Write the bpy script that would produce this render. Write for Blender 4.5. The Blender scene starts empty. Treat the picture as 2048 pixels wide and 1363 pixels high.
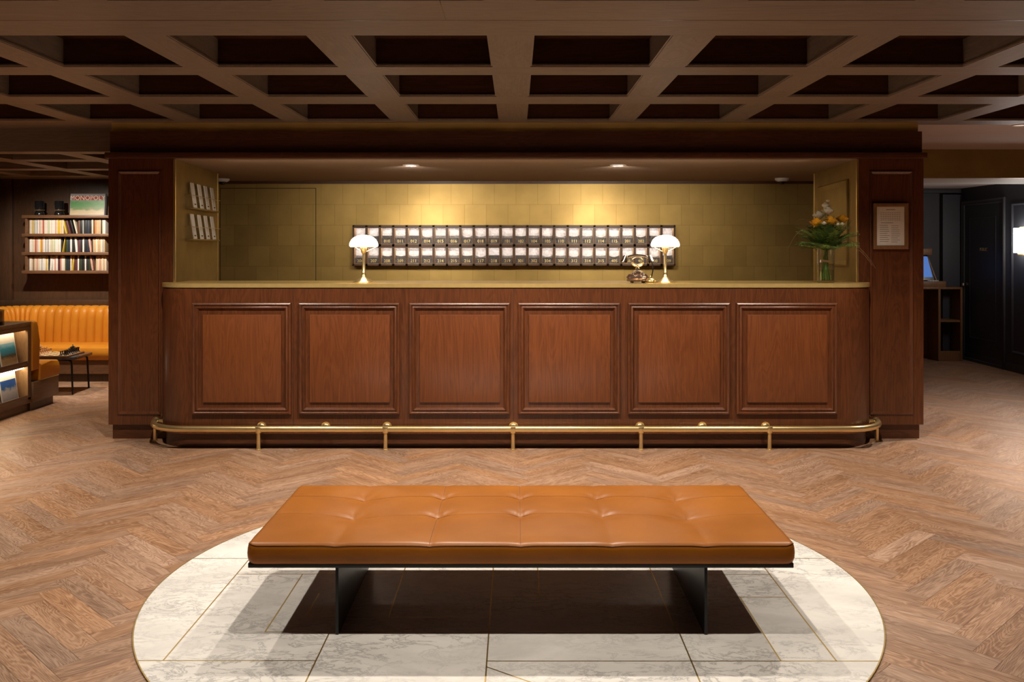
import bpy, bmesh, math, random
from mathutils import Vector, Matrix
random.seed(7)
PI = math.pi
SC = bpy.context.scene
COL = SC.collection
F = 1850.0                        # focal length in pixels of the 2048-wide frame
CX, CY, CH = 1032.0, 490.0, 1.5   # vanishing point and eye height


def at(px, py, Y):
    return ((px - CX) * Y / F, Y, CH - (py - CY) * Y / F)


# ------------------------------------------------------------------ materials
def new_mat(name):
    m = bpy.data.materials.new(name)
    m.use_nodes = True
    nt = m.node_tree
    return m, nt, nt.nodes['Principled BSDF']


def node(nt, t, **kw):
    n = nt.nodes.new(t)
    for k, v in kw.items():
        if k in n.inputs:
            n.inputs[k].default_value = v
        else:
            setattr(n, k, v)
    return n


def ramp(nt, stops):
    r = nt.nodes.new('ShaderNodeValToRGB')
    e = r.color_ramp.elements
    while len(e) < len(stops):
        e.new(0.5)
    for i, (p, c) in enumerate(stops):
        e[i].position = p
        e[i].color = (*c, 1)
    return r


def plain(name, col, rough=0.5, metal=0.0, spec=0.5, noise=0.0, nscale=30, bump=0.0):
    m, nt, b = new_mat(name)
    b.inputs['Base Color'].default_value = (*col, 1)
    b.inputs['Roughness'].default_value = rough
    b.inputs['Metallic'].default_value = metal
    b.inputs['Specular IOR Level'].default_value = spec
    tc = node(nt, 'ShaderNodeTexCoord')
    n = node(nt, 'ShaderNodeTexNoise', Scale=nscale, Detail=4.0)
    nt.links.new(tc.outputs['Object'], n.inputs['Vector'])
    if noise:
        r = ramp(nt, [(0.3, tuple(c * (1 - noise) for c in col)), (0.7, tuple(min(1, c * (1 + noise)) for c in col))])
        nt.links.new(n.outputs['Fac'], r.inputs[0])
        nt.links.new(r.outputs[0], b.inputs['Base Color'])
    if bump:
        bp = node(nt, 'ShaderNodeBump', Strength=bump, Distance=0.01)
        nt.links.new(n.outputs['Fac'], bp.inputs['Height'])
        nt.links.new(bp.outputs[0], b.inputs['Normal'])
    return m


def emit(name, col, strength):
    m, nt, b = new_mat(name)
    b.inputs['Base Color'].default_value = (*col, 1)
    b.inputs['Emission Color'].default_value = (*col, 1)
    b.inputs['Emission Strength'].default_value = strength
    return m


def wood(name, c0, c1, axis='Z', rough=0.4, across=16.0, along=1.1, bump=0.06, spec=0.5, coat=0.0):
    m, nt, b = new_mat(name)
    L = nt.links.new
    tc = node(nt, 'ShaderNodeTexCoord')
    oi = node(nt, 'ShaderNodeObjectInfo')
    mul = node(nt, 'ShaderNodeMath', operation='MULTIPLY')
    mul.inputs[1].default_value = 37.0
    L(oi.outputs['Random'], mul.inputs[0])
    add = node(nt, 'ShaderNodeVectorMath', operation='ADD')
    L(tc.outputs['Object'], add.inputs[0])
    L(mul.outputs[0], add.inputs[1])

    def mapped(al, ac):
        mp = node(nt, 'ShaderNodeMapping')
        s = [ac, ac, ac]
        s['XYZ'.index(axis)] = al
        mp.inputs['Scale'].default_value = s
        L(add.outputs[0], mp.inputs['Vector'])
        return mp
    m1 = mapped(along, across * 0.45)
    n1 = node(nt, 'ShaderNodeTexNoise', Scale=1.0, Detail=3.0, Distortion=1.6)
    L(m1.outputs[0], n1.inputs['Vector'])
    w = node(nt, 'ShaderNodeMath', operation='MULTIPLY')
    w.inputs[1].default_value = 9.0
    L(n1.outputs['Fac'], w.inputs[0])
    sn = node(nt, 'ShaderNodeMath', operation='PINGPONG')
    sn.inputs[1].default_value = 0.5
    L(w.outputs[0], sn.inputs[0])
    m2 = mapped(along * 3.0, across * 9)
    n2 = node(nt, 'ShaderNodeTexNoise', Scale=1.0, Detail=5.0)
    L(m2.outputs[0], n2.inputs['Vector'])
    m3 = mapped(along * 0.5, along * 0.9)
    n3 = node(nt, 'ShaderNodeTexNoise', Scale=1.0, Detail=2.0)
    L(m3.outputs[0], n3.inputs['Vector'])
    a1 = node(nt, 'ShaderNodeMath', operation='MULTIPLY_ADD')
    a1.inputs[1].default_value = 0.40
    L(sn.outputs[0], a1.inputs[0])
    h2 = node(nt, 'ShaderNodeMath', operation='MULTIPLY')
    h2.inputs[1].default_value = 0.55
    L(n2.outputs['Fac'], h2.inputs[0])
    L(h2.outputs[0], a1.inputs[2])
    a2 = node(nt, 'ShaderNodeMath', operation='MULTIPLY_ADD')
    a2.inputs[1].default_value = 0.5
    L(n3.outputs['Fac'], a2.inputs[0])
    L(a1.outputs[0], a2.inputs[2])
    r = ramp(nt, [(0.38, c0), (0.90, c1)])
    L(a2.outputs[0], r.inputs[0])
    L(r.outputs[0], b.inputs['Base Color'])
    b.inputs['Roughness'].default_value = rough
    b.inputs['Specular IOR Level'].default_value = spec
    b.inputs['Coat Weight'].default_value = coat
    b.inputs['Coat Roughness'].default_value = 0.2
    if bump:
        bp = node(nt, 'ShaderNodeBump', Strength=bump, Distance=0.004)
        L(n2.outputs['Fac'], bp.inputs['Height'])
        L(bp.outputs[0], b.inputs['Normal'])
    return m


def floor_mat():
    m, nt, b = new_mat('herringbone oak')
    L = nt.links.new
    uv = node(nt, 'ShaderNodeUVMap', uv_map='grain')
    at_ = node(nt, 'ShaderNodeAttribute', attribute_name='tone')

    def mapped(sx, sy):
        mp = node(nt, 'ShaderNodeMapping')
        mp.inputs['Scale'].default_value = (sx, sy, 1)
        L(uv.outputs[0], mp.inputs['Vector'])
        return mp
    n1 = node(nt, 'ShaderNodeTexNoise', Scale=1.0, Detail=2.5, Distortion=0.9)
    L(mapped(1.7, 8.5).outputs[0], n1.inputs['Vector'])
    w = node(nt, 'ShaderNodeMath', operation='MULTIPLY')
    w.inputs[1].default_value = 22.0
    L(n1.outputs['Fac'], w.inputs[0])
    pp = node(nt, 'ShaderNodeMath', operation='PINGPONG')
    pp.inputs[1].default_value = 0.5
    L(w.outputs[0], pp.inputs[0])
    pw = node(nt, 'ShaderNodeMath', operation='POWER')
    pw.inputs[1].default_value = 1.6
    L(pp.outputs[0], pw.inputs[0])
    n2 = node(nt, 'ShaderNodeTexNoise', Scale=1.0, Detail=5.0)
    L(mapped(9, 260).outputs[0], n2.inputs['Vector'])
    n3 = node(nt, 'ShaderNodeTexNoise', Scale=1.0, Detail=3.0)
    L(mapped(2.0, 14).outputs[0], n3.inputs['Vector'])
    a0 = node(nt, 'ShaderNodeMath', operation='MULTIPLY_ADD')
    a0.inputs[1].default_value = 0.55
    L(n3.outputs['Fac'], a0.inputs[0])
    L(n2.outputs['Fac'], a0.inputs[2])
    a = node(nt, 'ShaderNodeMath', operation='MULTIPLY_ADD')
    a.inputs[1].default_value = 0.75
    L(pw.outputs[0], a.inputs[0])
    L(a0.outputs[0], a.inputs[2])
    r = ramp(nt, [(0.60, (0.200, 0.100, 0.052)), (0.80, (0.295, 0.160, 0.089)), (1.0, (0.44, 0.265, 0.163))])
    L(a.outputs[0], r.inputs[0])
    hs = node(nt, 'ShaderNodeHueSaturation')
    mr = node(nt, 'ShaderNodeMapRange')
    mr.inputs['To Min'].default_value = 0.80
    mr.inputs['To Max'].default_value = 1.10
    L(at_.outputs['Fac'], mr.inputs['Value'])
    L(mr.outputs[0], hs.inputs['Value'])
    m7 = node(nt, 'ShaderNodeMath', operation='MULTIPLY')
    m7.inputs[1].default_value = 7.0
    L(at_.outputs['Fac'], m7.inputs[0])
    fr_ = node(nt, 'ShaderNodeMath', operation='FRACT')
    L(m7.outputs[0], fr_.inputs[0])
    mr2 = node(nt, 'ShaderNodeMapRange')
    mr2.inputs['To Min'].default_value = 0.88
    mr2.inputs['To Max'].default_value = 1.08
    L(fr_.outputs[0], mr2.inputs['Value'])
    L(mr2.outputs[0], hs.inputs['Saturation'])
    L(r.outputs[0], hs.inputs['Color'])
    L(hs.outputs[0], b.inputs['Base Color'])
    b.inputs['Roughness'].default_value = 0.42
    b.inputs['Specular IOR Level'].default_value = 0.45
    bp = node(nt, 'ShaderNodeBump', Strength=0.12, Distance=0.002)
    L(n2.outputs['Fac'], bp.inputs['Height'])
    L(bp.outputs[0], b.inputs['Normal'])
    return m


def marble_mat():
    m, nt, b = new_mat('white marble')
    L = nt.links.new
    tc = node(nt, 'ShaderNodeTexCoord')
    mp = node(nt, 'ShaderNodeMapping')
    mp.inputs['Rotation'].default_value = (0, 0, 0.6)
    mp.inputs['Scale'].default_value = (1.0, 1.8, 1.0)
    L(tc.outputs['Object'], mp.inputs['Vector'])
    n0 = node(nt, 'ShaderNodeTexNoise', Scale=2.2, Detail=6.0, Roughness=0.6, Distortion=0.9)
    L(mp.outputs[0], n0.inputs['Vector'])
    r0 = ramp(nt, [(0.35, (0.86, 0.835, 0.79)), (0.62, (0.70, 0.68, 0.645))])
    L(n0.outputs['Fac'], r0.inputs[0])
    n1 = node(nt, 'ShaderNodeTexNoise', Scale=7.0, Detail=10.0, Roughness=0.7, Distortion=0.5)
    L(mp.outputs[0], n1.inputs['Vector'])
    s = node(nt, 'ShaderNodeMath', operation='SUBTRACT')
    s.inputs[1].default_value = 0.5
    L(n1.outputs['Fac'], s.inputs[0])
    ab = node(nt, 'ShaderNodeMath', operation='ABSOLUTE')
    L(s.outputs[0], ab.inputs[0])
    r1 = ramp(nt, [(0.0, (1, 1, 1)), (0.035, (0.0, 0.0, 0.0))])
    L(ab.outputs[0], r1.inputs[0])
    n2 = node(nt, 'ShaderNodeTexNoise', Scale=1.6, Detail=3.0)
    L(mp.outputs[0], n2.inputs['Vector'])
    r2 = ramp(nt, [(0.36, (0.08, 0.08, 0.08)), (0.60, (0.9, 0.9, 0.9))])
    L(n2.outputs['Fac'], r2.inputs[0])
    mm = node(nt, 'ShaderNodeMath', operation='MULTIPLY')
    L(r1.outputs[0], mm.inputs[0])
    L(r2.outputs[0], mm.inputs[1])
    mx = node(nt, 'ShaderNodeMixRGB')
    L(mm.outputs[0], mx.inputs[0])
    L(r0.outputs[0], mx.inputs[1])
    mx.inputs[2].default_value = (0.36, 0.355, 0.35, 1)
    L(mx.outputs[0], b.inputs['Base Color'])
    b.inputs['Roughness'].default_value = 0.38
    return m


def gold_tiles():
    m, nt, b = new_mat('gold leaf squares')
    L = nt.links.new
    tc = node(nt, 'ShaderNodeTexCoord')
    sp = node(nt, 'ShaderNodeSeparateXYZ')
    L(tc.outputs['Object'], sp.inputs[0])
    cb = node(nt, 'ShaderNodeCombineXYZ')
    L(sp.outputs['X'], cb.inputs['X'])
    L(sp.outputs['Z'], cb.inputs['Y'])
    br = node(nt, 'ShaderNodeTexBrick', offset=0.37, offset_frequency=2, squash=1.0)
    br.inputs['Scale'].default_value = 1.0
    br.inputs['Brick Width'].default_value = 0.225
    br.inputs['Row Height'].default_value = 0.2135
    br.inputs['Mortar Size'].default_value = 0.0016
    br.inputs['Mortar Smooth'].default_value = 0.3
    br.inputs['Color1'].default_value = (0.42, 0.280, 0.085, 1)
    br.inputs['Color2'].default_value = (0.49, 0.333, 0.105, 1)
    br.inputs['Mortar'].default_value = (0.26, 0.17, 0.04, 1)
    L(cb.outputs[0], br.inputs['Vector'])
    n = node(nt, 'ShaderNodeTexNoise', Scale=5.0, Detail=6.0)
    L(tc.outputs['Object'], n.inputs['Vector'])
    mx = node(nt, 'ShaderNodeMixRGB', blend_type='MULTIPLY')
    mx.inputs[0].default_value = 0.5
    r = ramp(nt, [(0.3, (0.7, 0.7, 0.68)), (0.7, (1, 1, 1))])
    L(n.outputs['Fac'], r.inputs[0])
    L(br.outputs['Color'], mx.inputs[1])
    L(r.outputs[0], mx.inputs[2])
    L(mx.outputs[0], b.inputs['Base Color'])
    b.inputs['Metallic'].default_value = 0.6
    b.inputs['Roughness'].default_value = 0.40
    bp = node(nt, 'ShaderNodeBump', Strength=0.12, Distance=0.003)
    L(n.outputs['Fac'], bp.inputs['Height'])
    L(bp.outputs[0], b.inputs['Normal'])
    return m


def leather(name, c0, c1, rough=0.38):
    m, nt, b = new_mat(name)
    L = nt.links.new
    tc = node(nt, 'ShaderNodeTexCoord')
    n = node(nt, 'ShaderNodeTexNoise', Scale=4.0, Detail=5.0)
    L(tc.outputs['Object'], n.inputs['Vector'])
    r = ramp(nt, [(0.3, c0), (0.7, c1)])
    L(n.outputs['Fac'], r.inputs[0])
    L(r.outputs[0], b.inputs['Base Color'])
    b.inputs['Roughness'].default_value = rough
    b.inputs['Specular IOR Level'].default_value = 0.25
    v = node(nt, 'ShaderNodeTexVoronoi', Scale=420.0)
    L(tc.outputs['Object'], v.inputs['Vector'])
    bp = node(nt, 'ShaderNodeBump', Strength=0.06, Distance=0.001)
    L(v.outputs['Distance'], bp.inputs['Height'])
    L(bp.outputs[0], b.inputs['Normal'])
    return m


def thin_glass(name, tint, ior_mix):
    m = bpy.data.materials.new(name)
    m.use_nodes = True
    nt = m.node_tree
    nt.nodes.clear()
    out = nt.nodes.new('ShaderNodeOutputMaterial')
    tr = node(nt, 'ShaderNodeBsdfTransparent')
    tr.inputs[0].default_value = (*tint, 1)
    gl = node(nt, 'ShaderNodeBsdfGlossy')
    gl.inputs['Roughness'].default_value = 0.03
    lw = node(nt, 'ShaderNodeLayerWeight')
    lw.inputs['Blend'].default_value = ior_mix + 0.25
    mr = node(nt, 'ShaderNodeMapRange')
    mr.inputs['To Min'].default_value = 0.03
    mr.inputs['To Max'].default_value = 0.7
    nt.links.new(lw.outputs['Facing'], mr.inputs['Value'])
    mx = nt.nodes.new('ShaderNodeMixShader')
    nt.links.new(mr.outputs[0], mx.inputs[0])
    nt.links.new(tr.outputs[0], mx.inputs[1])
    nt.links.new(gl.outputs[0], mx.inputs[2])
    nt.links.new(mx.outputs[0], out.inputs[0])
    return m


def picture_mat(name, stops, scale=9.0, mixn=0.25):
    """A printed picture: horizontal bands broken up by noise, read along local Z."""
    m, nt, b = new_mat(name)
    L = nt.links.new
    tc = node(nt, 'ShaderNodeTexCoord')
    sp = node(nt, 'ShaderNodeSeparateXYZ')
    L(tc.outputs['Generated'], sp.inputs[0])
    n = node(nt, 'ShaderNodeTexNoise', Scale=scale, Detail=4.0)
    L(tc.outputs['Generated'], n.inputs['Vector'])
    s = node(nt, 'ShaderNodeMath', operation='SUBTRACT')
    s.inputs[1].default_value = 0.5
    L(n.outputs['Fac'], s.inputs[0])
    a = node(nt, 'ShaderNodeMath', operation='MULTIPLY_ADD')
    a.inputs[1].default_value = mixn
    L(s.outputs[0], a.inputs[0])
    L(sp.outputs['Z'], a.inputs[2])
    r = ramp(nt, stops)
    L(a.outputs[0], r.inputs[0])
    L(r.outputs[0], b.inputs['Base Color'])
    b.inputs['Roughness'].default_value = 0.35
    return m


M = {}
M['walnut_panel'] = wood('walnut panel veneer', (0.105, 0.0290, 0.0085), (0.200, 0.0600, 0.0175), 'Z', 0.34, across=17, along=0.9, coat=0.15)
M['walnut'] = wood('walnut veneer upright', (0.060, 0.0172, 0.0054), (0.158, 0.0465, 0.0140), 'Z', 0.36, coat=0.15)
M['walnut_x'] = wood('walnut veneer level', (0.050, 0.016, 0.006), (0.125, 0.040, 0.014), 'X', 0.38)
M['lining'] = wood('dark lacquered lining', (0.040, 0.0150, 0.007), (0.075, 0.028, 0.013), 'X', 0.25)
M['beam'] = wood('oak veneer beams', (0.140, 0.100, 0.074), (0.225, 0.165, 0.124), 'X', 0.5, across=11)
M['beam_y'] = wood('oak veneer beams lengthwise', (0.140, 0.100, 0.074), (0.225, 0.165, 0.124), 'Y', 0.5, across=11)
M['lounge_wood'] = wood('lounge wall wood', (0.050, 0.024, 0.011), (0.105, 0.050, 0.023), 'Z', 0.42)
M['shelf_wood'] = wood('shelf wood', (0.10, 0.045, 0.020), (0.21, 0.10, 0.045), 'X', 0.42)
M['rack_wood'] = wood('rack wood', (0.10, 0.052, 0.024), (0.19, 0.10, 0.048), 'Y', 0.42)
M['oak_light'] = wood('pale oak', (0.33, 0.19, 0.085), (0.50, 0.31, 0.15), 'Z', 0.45)
M['oak_mid'] = wood('mid oak', (0.16, 0.075, 0.028), (0.27, 0.13, 0.052), 'Z', 0.45)
M['rack_frame'] = wood('key rack wood', (0.050, 0.022, 0.008), (0.10, 0.045, 0.017), 'X', 0.4)
M['floor'] = floor_mat()
M['gap'] = plain('floor joint', (0.20, 0.125, 0.08), 0.7)
M['marble'] = marble_mat()
M['gold'] = gold_tiles()
M['bronze'] = plain('dull bronze sheet', (0.34, 0.235, 0.080), 0.42, 0.45, noise=0.12, nscale=6)
M['gilt'] = plain('gilt band', (0.62, 0.43, 0.14), 0.4, 0.4, noise=0.1, nscale=5)
M['brass'] = plain('polished brass', (0.86, 0.66, 0.32), 0.28, 0.9, noise=0.06, nscale=12)
M['brass_satin'] = plain('satin brass', (0.88, 0.63, 0.24), 0.30, 0.65, noise=0.05, nscale=20)
M['brass_line'] = plain('brass inlay', (0.40, 0.28, 0.10), 0.4, 0.8)
M['seam'] = plain('panel joint', (0.018, 0.008, 0.004), 0.7)
M['leather'] = leather('tan leather', (0.270, 0.084, 0.0055), (0.34, 0.112, 0.009))
M['leather_lounge'] = leather('orange leather', (0.55, 0.20, 0.016), (0.66, 0.26, 0.026), 0.35)
M['thread'] = plain('dark stitching', (0.13, 0.045, 0.008), 0.7)
M['black_metal'] = plain('black powder coated steel', (0.012, 0.012, 0.013), 0.42, 0.3, noise=0.1)
M['navy'] = plain('blue black paint', (0.046, 0.049, 0.060), 0.45, noise=0.08, nscale=3)
M['slate'] = plain('slate grey paint', (0.050, 0.050, 0.056), 0.6, noise=0.06, nscale=3)
M['plaster'] = plain('taupe plaster', (0.52, 0.42, 0.37), 0.75, noise=0.04, nscale=3)
M['niche_ceiling'] = plain('brown plaster', (0.34, 0.235, 0.165), 0.7, noise=0.04, nscale=3)
M['cream_paint'] = plain('cream paint', (0.62, 0.58, 0.52), 0.6)
M['white_plastic'] = plain('white plastic', (0.78, 0.76, 0.74), 0.4)
M['black_glass'] = plain('black glass', (0.01, 0.01, 0.01), 0.08)
M['paper'] = plain('paper', (0.74, 0.70, 0.64), 0.7, noise=0.03)
M['card'] = plain('card', (0.86, 0.80, 0.72), 0.65, noise=0.04)
M['ink'] = plain('ink', (0.05, 0.04, 0.04), 0.7)
M['grey_ink'] = plain('grey ink', (0.32, 0.28, 0.25), 0.7)
M['chrome'] = plain('silver plate', (0.80, 0.74, 0.66), 0.14, 1.0)
M['dark_bronze'] = plain('dark phone body', (0.42, 0.26, 0.20), 0.2, 0.8)
M['black'] = plain('black bakelite', (0.015, 0.013, 0.012), 0.25)
M['shade'] = emit('lit opal glass', (1.0, 0.93, 0.82), 5.0)
M['sconce_glass'] = emit('lit sconce glass', (1.0, 0.93, 0.88), 26.0)
M['led'] = emit('led strip', (1.0, 0.95, 0.92), 24.0)
M['led_warm'] = emit('warm led strip', (1.0, 0.80, 0.52), 22.0)
M['lens'] = emit('downlight lens', (1.0, 0.90, 0.80), 0.35)
M['screen'] = emit('lit screen', (0.05, 0.14, 0.42), 0.9)
M['pouch_back'] = plain('silver grey embossed leather', (0.60, 0.57, 0.56), 0.45, noise=0.18, nscale=55, bump=0.5)
M['pouch'] = plain('dark embossed leather', (0.060, 0.050, 0.047), 0.4, noise=0.4, nscale=60, bump=0.5)
M['pouch_mid'] = plain('grey embossed leather', (0.20, 0.18, 0.175), 0.4, noise=0.4, nscale=60, bump=0.5)
M['gold_letter'] = plain('gold letters', (0.85, 0.66, 0.26), 0.35, 0.6)
M['glass'] = thin_glass('clear glass', (0.97, 0.98, 0.97), 0.10)
M['water'] = thin_glass('vase water', (0.90, 0.96, 0.86), 0.03)
M['smoke_glass'] = plain('smoked glass', (0.012, 0.012, 0.014), 0.08)
M['leaf'] = plain('fern green', (0.20, 0.30, 0.065), 0.5, noise=0.35, nscale=25)
M['leaf_dark'] = plain('dark leaf green', (0.085, 0.155, 0.040), 0.45, noise=0.3, nscale=25)
M['stem'] = plain('stem green', (0.15, 0.24, 0.05), 0.5)
M['orange_petal'] = plain('orange petal', (0.95, 0.42, 0.02), 0.5, noise=0.25, nscale=40)
M['cream_petal'] = plain('cream petal', (0.92, 0.88, 0.70), 0.55, noise=0.10, nscale=40)
M['raffia'] = plain('raffia', (0.62, 0.40, 0.24), 0.7)
M['grass_stem'] = plain('dry grass', (0.26, 0.17, 0.08), 0.6)
M['granite'] = plain('black stone', (0.045, 0.040, 0.036), 0.22, noise=0.5, nscale=18)
M['chess_dark'] = plain('ebony', (0.022, 0.014, 0.010), 0.3)
M['chess_light'] = plain('boxwood', (0.46, 0.22, 0.08), 0.35)
M['square_light'] = plain('maple square', (0.56, 0.42, 0.20), 0.4)
M['square_dark'] = plain('walnut square', (0.14, 0.06, 0.025), 0.4)


# ------------------------------------------------------------------ geometry
class MB:
    """Collects shapes and links them as one mesh object."""

    def __init__(self):
        self.bm = bmesh.new()

    def _take(self, other, mi):
        for f in other.faces:
            f.material_index = mi
        me = bpy.data.meshes.new('tmp')
        other.to_mesh(me)
        other.free()
        self.bm.from_mesh(me)
        bpy.data.meshes.remove(me)

    def box(self, x0, x1, y0, y1, z0, z1, bevel=0.0, mi=0, seg=2, mat=None):
        b = bmesh.new()
        bmesh.ops.create_cube(b, size=1.0)
        for v in b.verts:
            v.co = Vector(((x0 + x1) / 2 + v.co.x * (x1 - x0), (y0 + y1) / 2 + v.co.y * (y1 - y0), (z0 + z1) / 2 + v.co.z * (z1 - z0)))
        if bevel:
            bmesh.ops.bevel(b, geom=list(b.edges), offset=bevel, segments=seg, affect='EDGES', profile=0.5)
        if mat is not None:
            bmesh.ops.transform(b, matrix=mat, verts=b.verts)
        self._take(b, mi)
        return self

    def prism(self, poly, z0, z1, mi=0, bevel=0.0):
        b = bmesh.new()
        lo = [b.verts.new((x, y, z0)) for x, y in poly]
        hi = [b.verts.new((x, y, z1)) for x, y in poly]
        n = len(poly)
        b.faces.new(lo)
        top = b.faces.new(hi)
        for i in range(n):
            b.faces.new((lo[i], lo[(i + 1) % n], hi[(i + 1) % n], hi[i]))
        if bevel:
            bmesh.ops.bevel(b, geom=list(top.edges), offset=bevel, segments=2, affect='EDGES', profile=0.5)
        self._take(b, mi)
        return self

    def lathe(self, prof, c=(0, 0, 0), seg=32, mi=0, mat=None, a0=0.0, a1=2 * PI):
        b = bmesh.new()
        rings = []
        full = abs(a1 - a0 - 2 * PI) < 1e-6
        n = seg if full else seg + 1
        for r, z in prof:
            if r < 1e-6:
                rings.append([b.verts.new((c[0], c[1], c[2] + z))])
            else:
                rings.append([b.verts.new((c[0] + r * math.cos(a0 + (a1 - a0) * i / seg), c[1] + r * math.sin(a0 + (a1 - a0) * i / seg), c[2] + z)) for i in range(n)])
        for A, B in zip(rings, rings[1:]):
            for i in range(seg):
                j = (i + 1) % n if full else i + 1
                if len(A) == 1 and len(B) == 1:
                    continue
                if len(A) == 1:
                    b.faces.new((A[0], B[i], B[j]))
                elif len(B) == 1:
                    b.faces.new((A[i], A[j], B[0]))
                else:
                    b.faces.new((A[i], A[j], B[j], B[i]))
        if mat is not None:
            bmesh.ops.transform(b, matrix=mat, verts=b.verts)
        self._take(b, mi)
        return self

    def tube(self, pts, rad, seg=10, mi=0, caps=True):
        b = bmesh.new()
        pts = [Vector(p) for p in pts]
        n = len(pts)
        rads = rad if isinstance(rad, (list, tuple)) else [rad] * n
        rings = []
        up = None
        for i, p in enumerate(pts):
            t = (pts[min(i + 1, n - 1)] - pts[max(i - 1, 0)])
            t = t.normalized() if t.length > 1e-9 else Vector((0, 0, 1))
            if up is None:
                up = Vector((0, 0, 1)) if abs(t.z) < 0.9 else Vector((1, 0, 0))
            s = t.cross(up)
            if s.length < 1e-6:
                s = t.cross(Vector((0, 1, 0)))
            s.normalize()
            up = s.cross(t).normalized()
            rings.append([b.verts.new(p + rads[i] * (math.cos(2 * PI * k / seg) * s + math.sin(2 * PI * k / seg) * up)) for k in range(seg)])
        for A, B in zip(rings, rings[1:]):
            for k in range(seg):
                b.faces.new((A[k], A[(k + 1) % seg], B[(k + 1) % seg], B[k]))
        if caps:
            b.faces.new(rings[0])
            b.faces.new(rings[-1])
        self._take(b, mi)
        return self

    def ring_frame(self, x0, x1, z0, z1, y, prof, mi=0, mat=None):
        """Mitred moulding on a wall facing -Y: prof = (inset, proud) pairs."""
        b = bmesh.new()
        loops = []
        for d, p in prof:
            loops.append([b.verts.new((x, y - p, z)) for x, z in ((x0 + d, z0 + d), (x1 - d, z0 + d), (x1 - d, z1 - d), (x0 + d, z1 - d))])
        for A, B in zip(loops, loops[1:]):
            for i in range(4):
                b.faces.new((A[i], A[(i + 1) % 4], B[(i + 1) % 4], B[i]))
        if mat is not None:
            bmesh.ops.transform(b, matrix=mat, verts=b.verts)
        self._take(b, mi)
        return self

    def ball(self, c, r, seg=12, mi=0, scale=(1, 1, 1)):
        b = bmesh.new()
        bmesh.ops.create_uvsphere(b, u_segments=seg, v_segments=max(6, seg // 2), radius=r)
        for v in b.verts:
            v.co = Vector((c[0] + v.co.x * scale[0], c[1] + v.co.y * scale[1], c[2] + v.co.z * scale[2]))
        self._take(b, mi)
        return self

    def face(self, pts, mi=0):
        f = self.bm.faces.new([self.bm.verts.new(p) for p in pts])
        f.material_index = mi
        return self

    def build(self, name, mats, parent=None, smooth=True, recalc=True):
        if recalc:
            bmesh.ops.recalc_face_normals(self.bm, faces=self.bm.faces)
        me = bpy.data.meshes.new(name)
        self.bm.to_mesh(me)
        self.bm.free()
        for m in (mats if isinstance(mats, (list, tuple)) else [mats]):
            me.materials.append(M[m] if isinstance(m, str) else m)
        if smooth:
            me.polygons.foreach_set('use_smooth', [True] * len(me.polygons))
            me.set_sharp_from_angle(angle=math.radians(38))
        o = bpy.data.objects.new(name, me)
        COL.objects.link(o)
        if parent is not None:
            o.parent = parent
        return o


def tag(o, label=None, cat=None, group=None, kind=None):
    if label:
        o['label'] = label
    if cat:
        o['category'] = cat
    if group:
        o['group'] = group
    if kind:
        o['kind'] = kind
    return o


def thing(name, label, cat, loc=(0, 0, 0), rz=0.0, group=None):
    o = bpy.data.objects.new(name, None)
    o.empty_display_size = 0.1
    COL.objects.link(o)
    o.location = loc
    o.rotation_euler = (0, 0, rz)
    return tag(o, label, cat, group)


def struct(mb, name, mats, parent=None, smooth=True):
    o = mb.build(name, mats, parent, smooth)
    if parent is None:
        o['kind'] = 'structure'
    return o


def text_mesh(s, size, name, mat, loc, rot, parent=None, extrude=0.001):
    cu = bpy.data.curves.new('t', 'FONT')
    cu.body = s
    cu.size = size
    cu.extrude = extrude
    cu.align_x = 'CENTER'
    cu.align_y = 'CENTER'
    cu.resolution_u = 3
    o = bpy.data.objects.new('t', cu)
    COL.objects.link(o)
    dg = bpy.context.evaluated_depsgraph_get()
    dg.update()
    me = bpy.data.meshes.new_from_object(o.evaluated_get(dg))
    bpy.data.objects.remove(o)
    bpy.data.curves.remove(cu)
    me.name = name
    me.materials.clear()
    me.materials.append(M[mat])
    r = bpy.data.objects.new(name, me)
    COL.objects.link(r)
    r.location = loc
    r.rotation_euler = rot
    if parent is not None:
        r.parent = parent
    return r


def arc(cx, cy, r, a0, a1, n=10):
    return [(cx + r * math.cos(math.radians(a0 + (a1 - a0) * i / n)), cy + r * math.sin(math.radians(a0 + (a1 - a0) * i / n))) for i in range(n + 1)]


ORD = ['first', 'second', 'third', 'fourth', 'fifth', 'sixth', 'seventh', 'eighth', 'ninth', 'tenth', 'eleventh', 'twelfth',
       'thirteenth', 'fourteenth', 'fifteenth', 'sixteenth', 'seventeenth', 'eighteenth', 'nineteenth', 'twentieth']


def ordinal(n):
    if n <= 20:
        return ORD[n - 1]
    tens = {2: 'twenty', 3: 'thirty', 4: 'forty'}[n // 10]
    if n % 10 == 0:
        return tens[:-1] + 'ieth'
    return tens + '-' + ORD[n % 10 - 1]


# ------------------------------------------------------------------ dimensions of the place
XL, XR = -6.0, 5.9          # lobby side walls
YB = -2.2                   # wall behind the viewer
CEIL = 2.457
PIER_Y = 7.15               # front of the two piers
PIER_IN, PIER_OUT = 2.64, 3.15
SIDE_Y = 8.59
GOLD_Y = 9.61
NICHE_Z = 2.164

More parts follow.
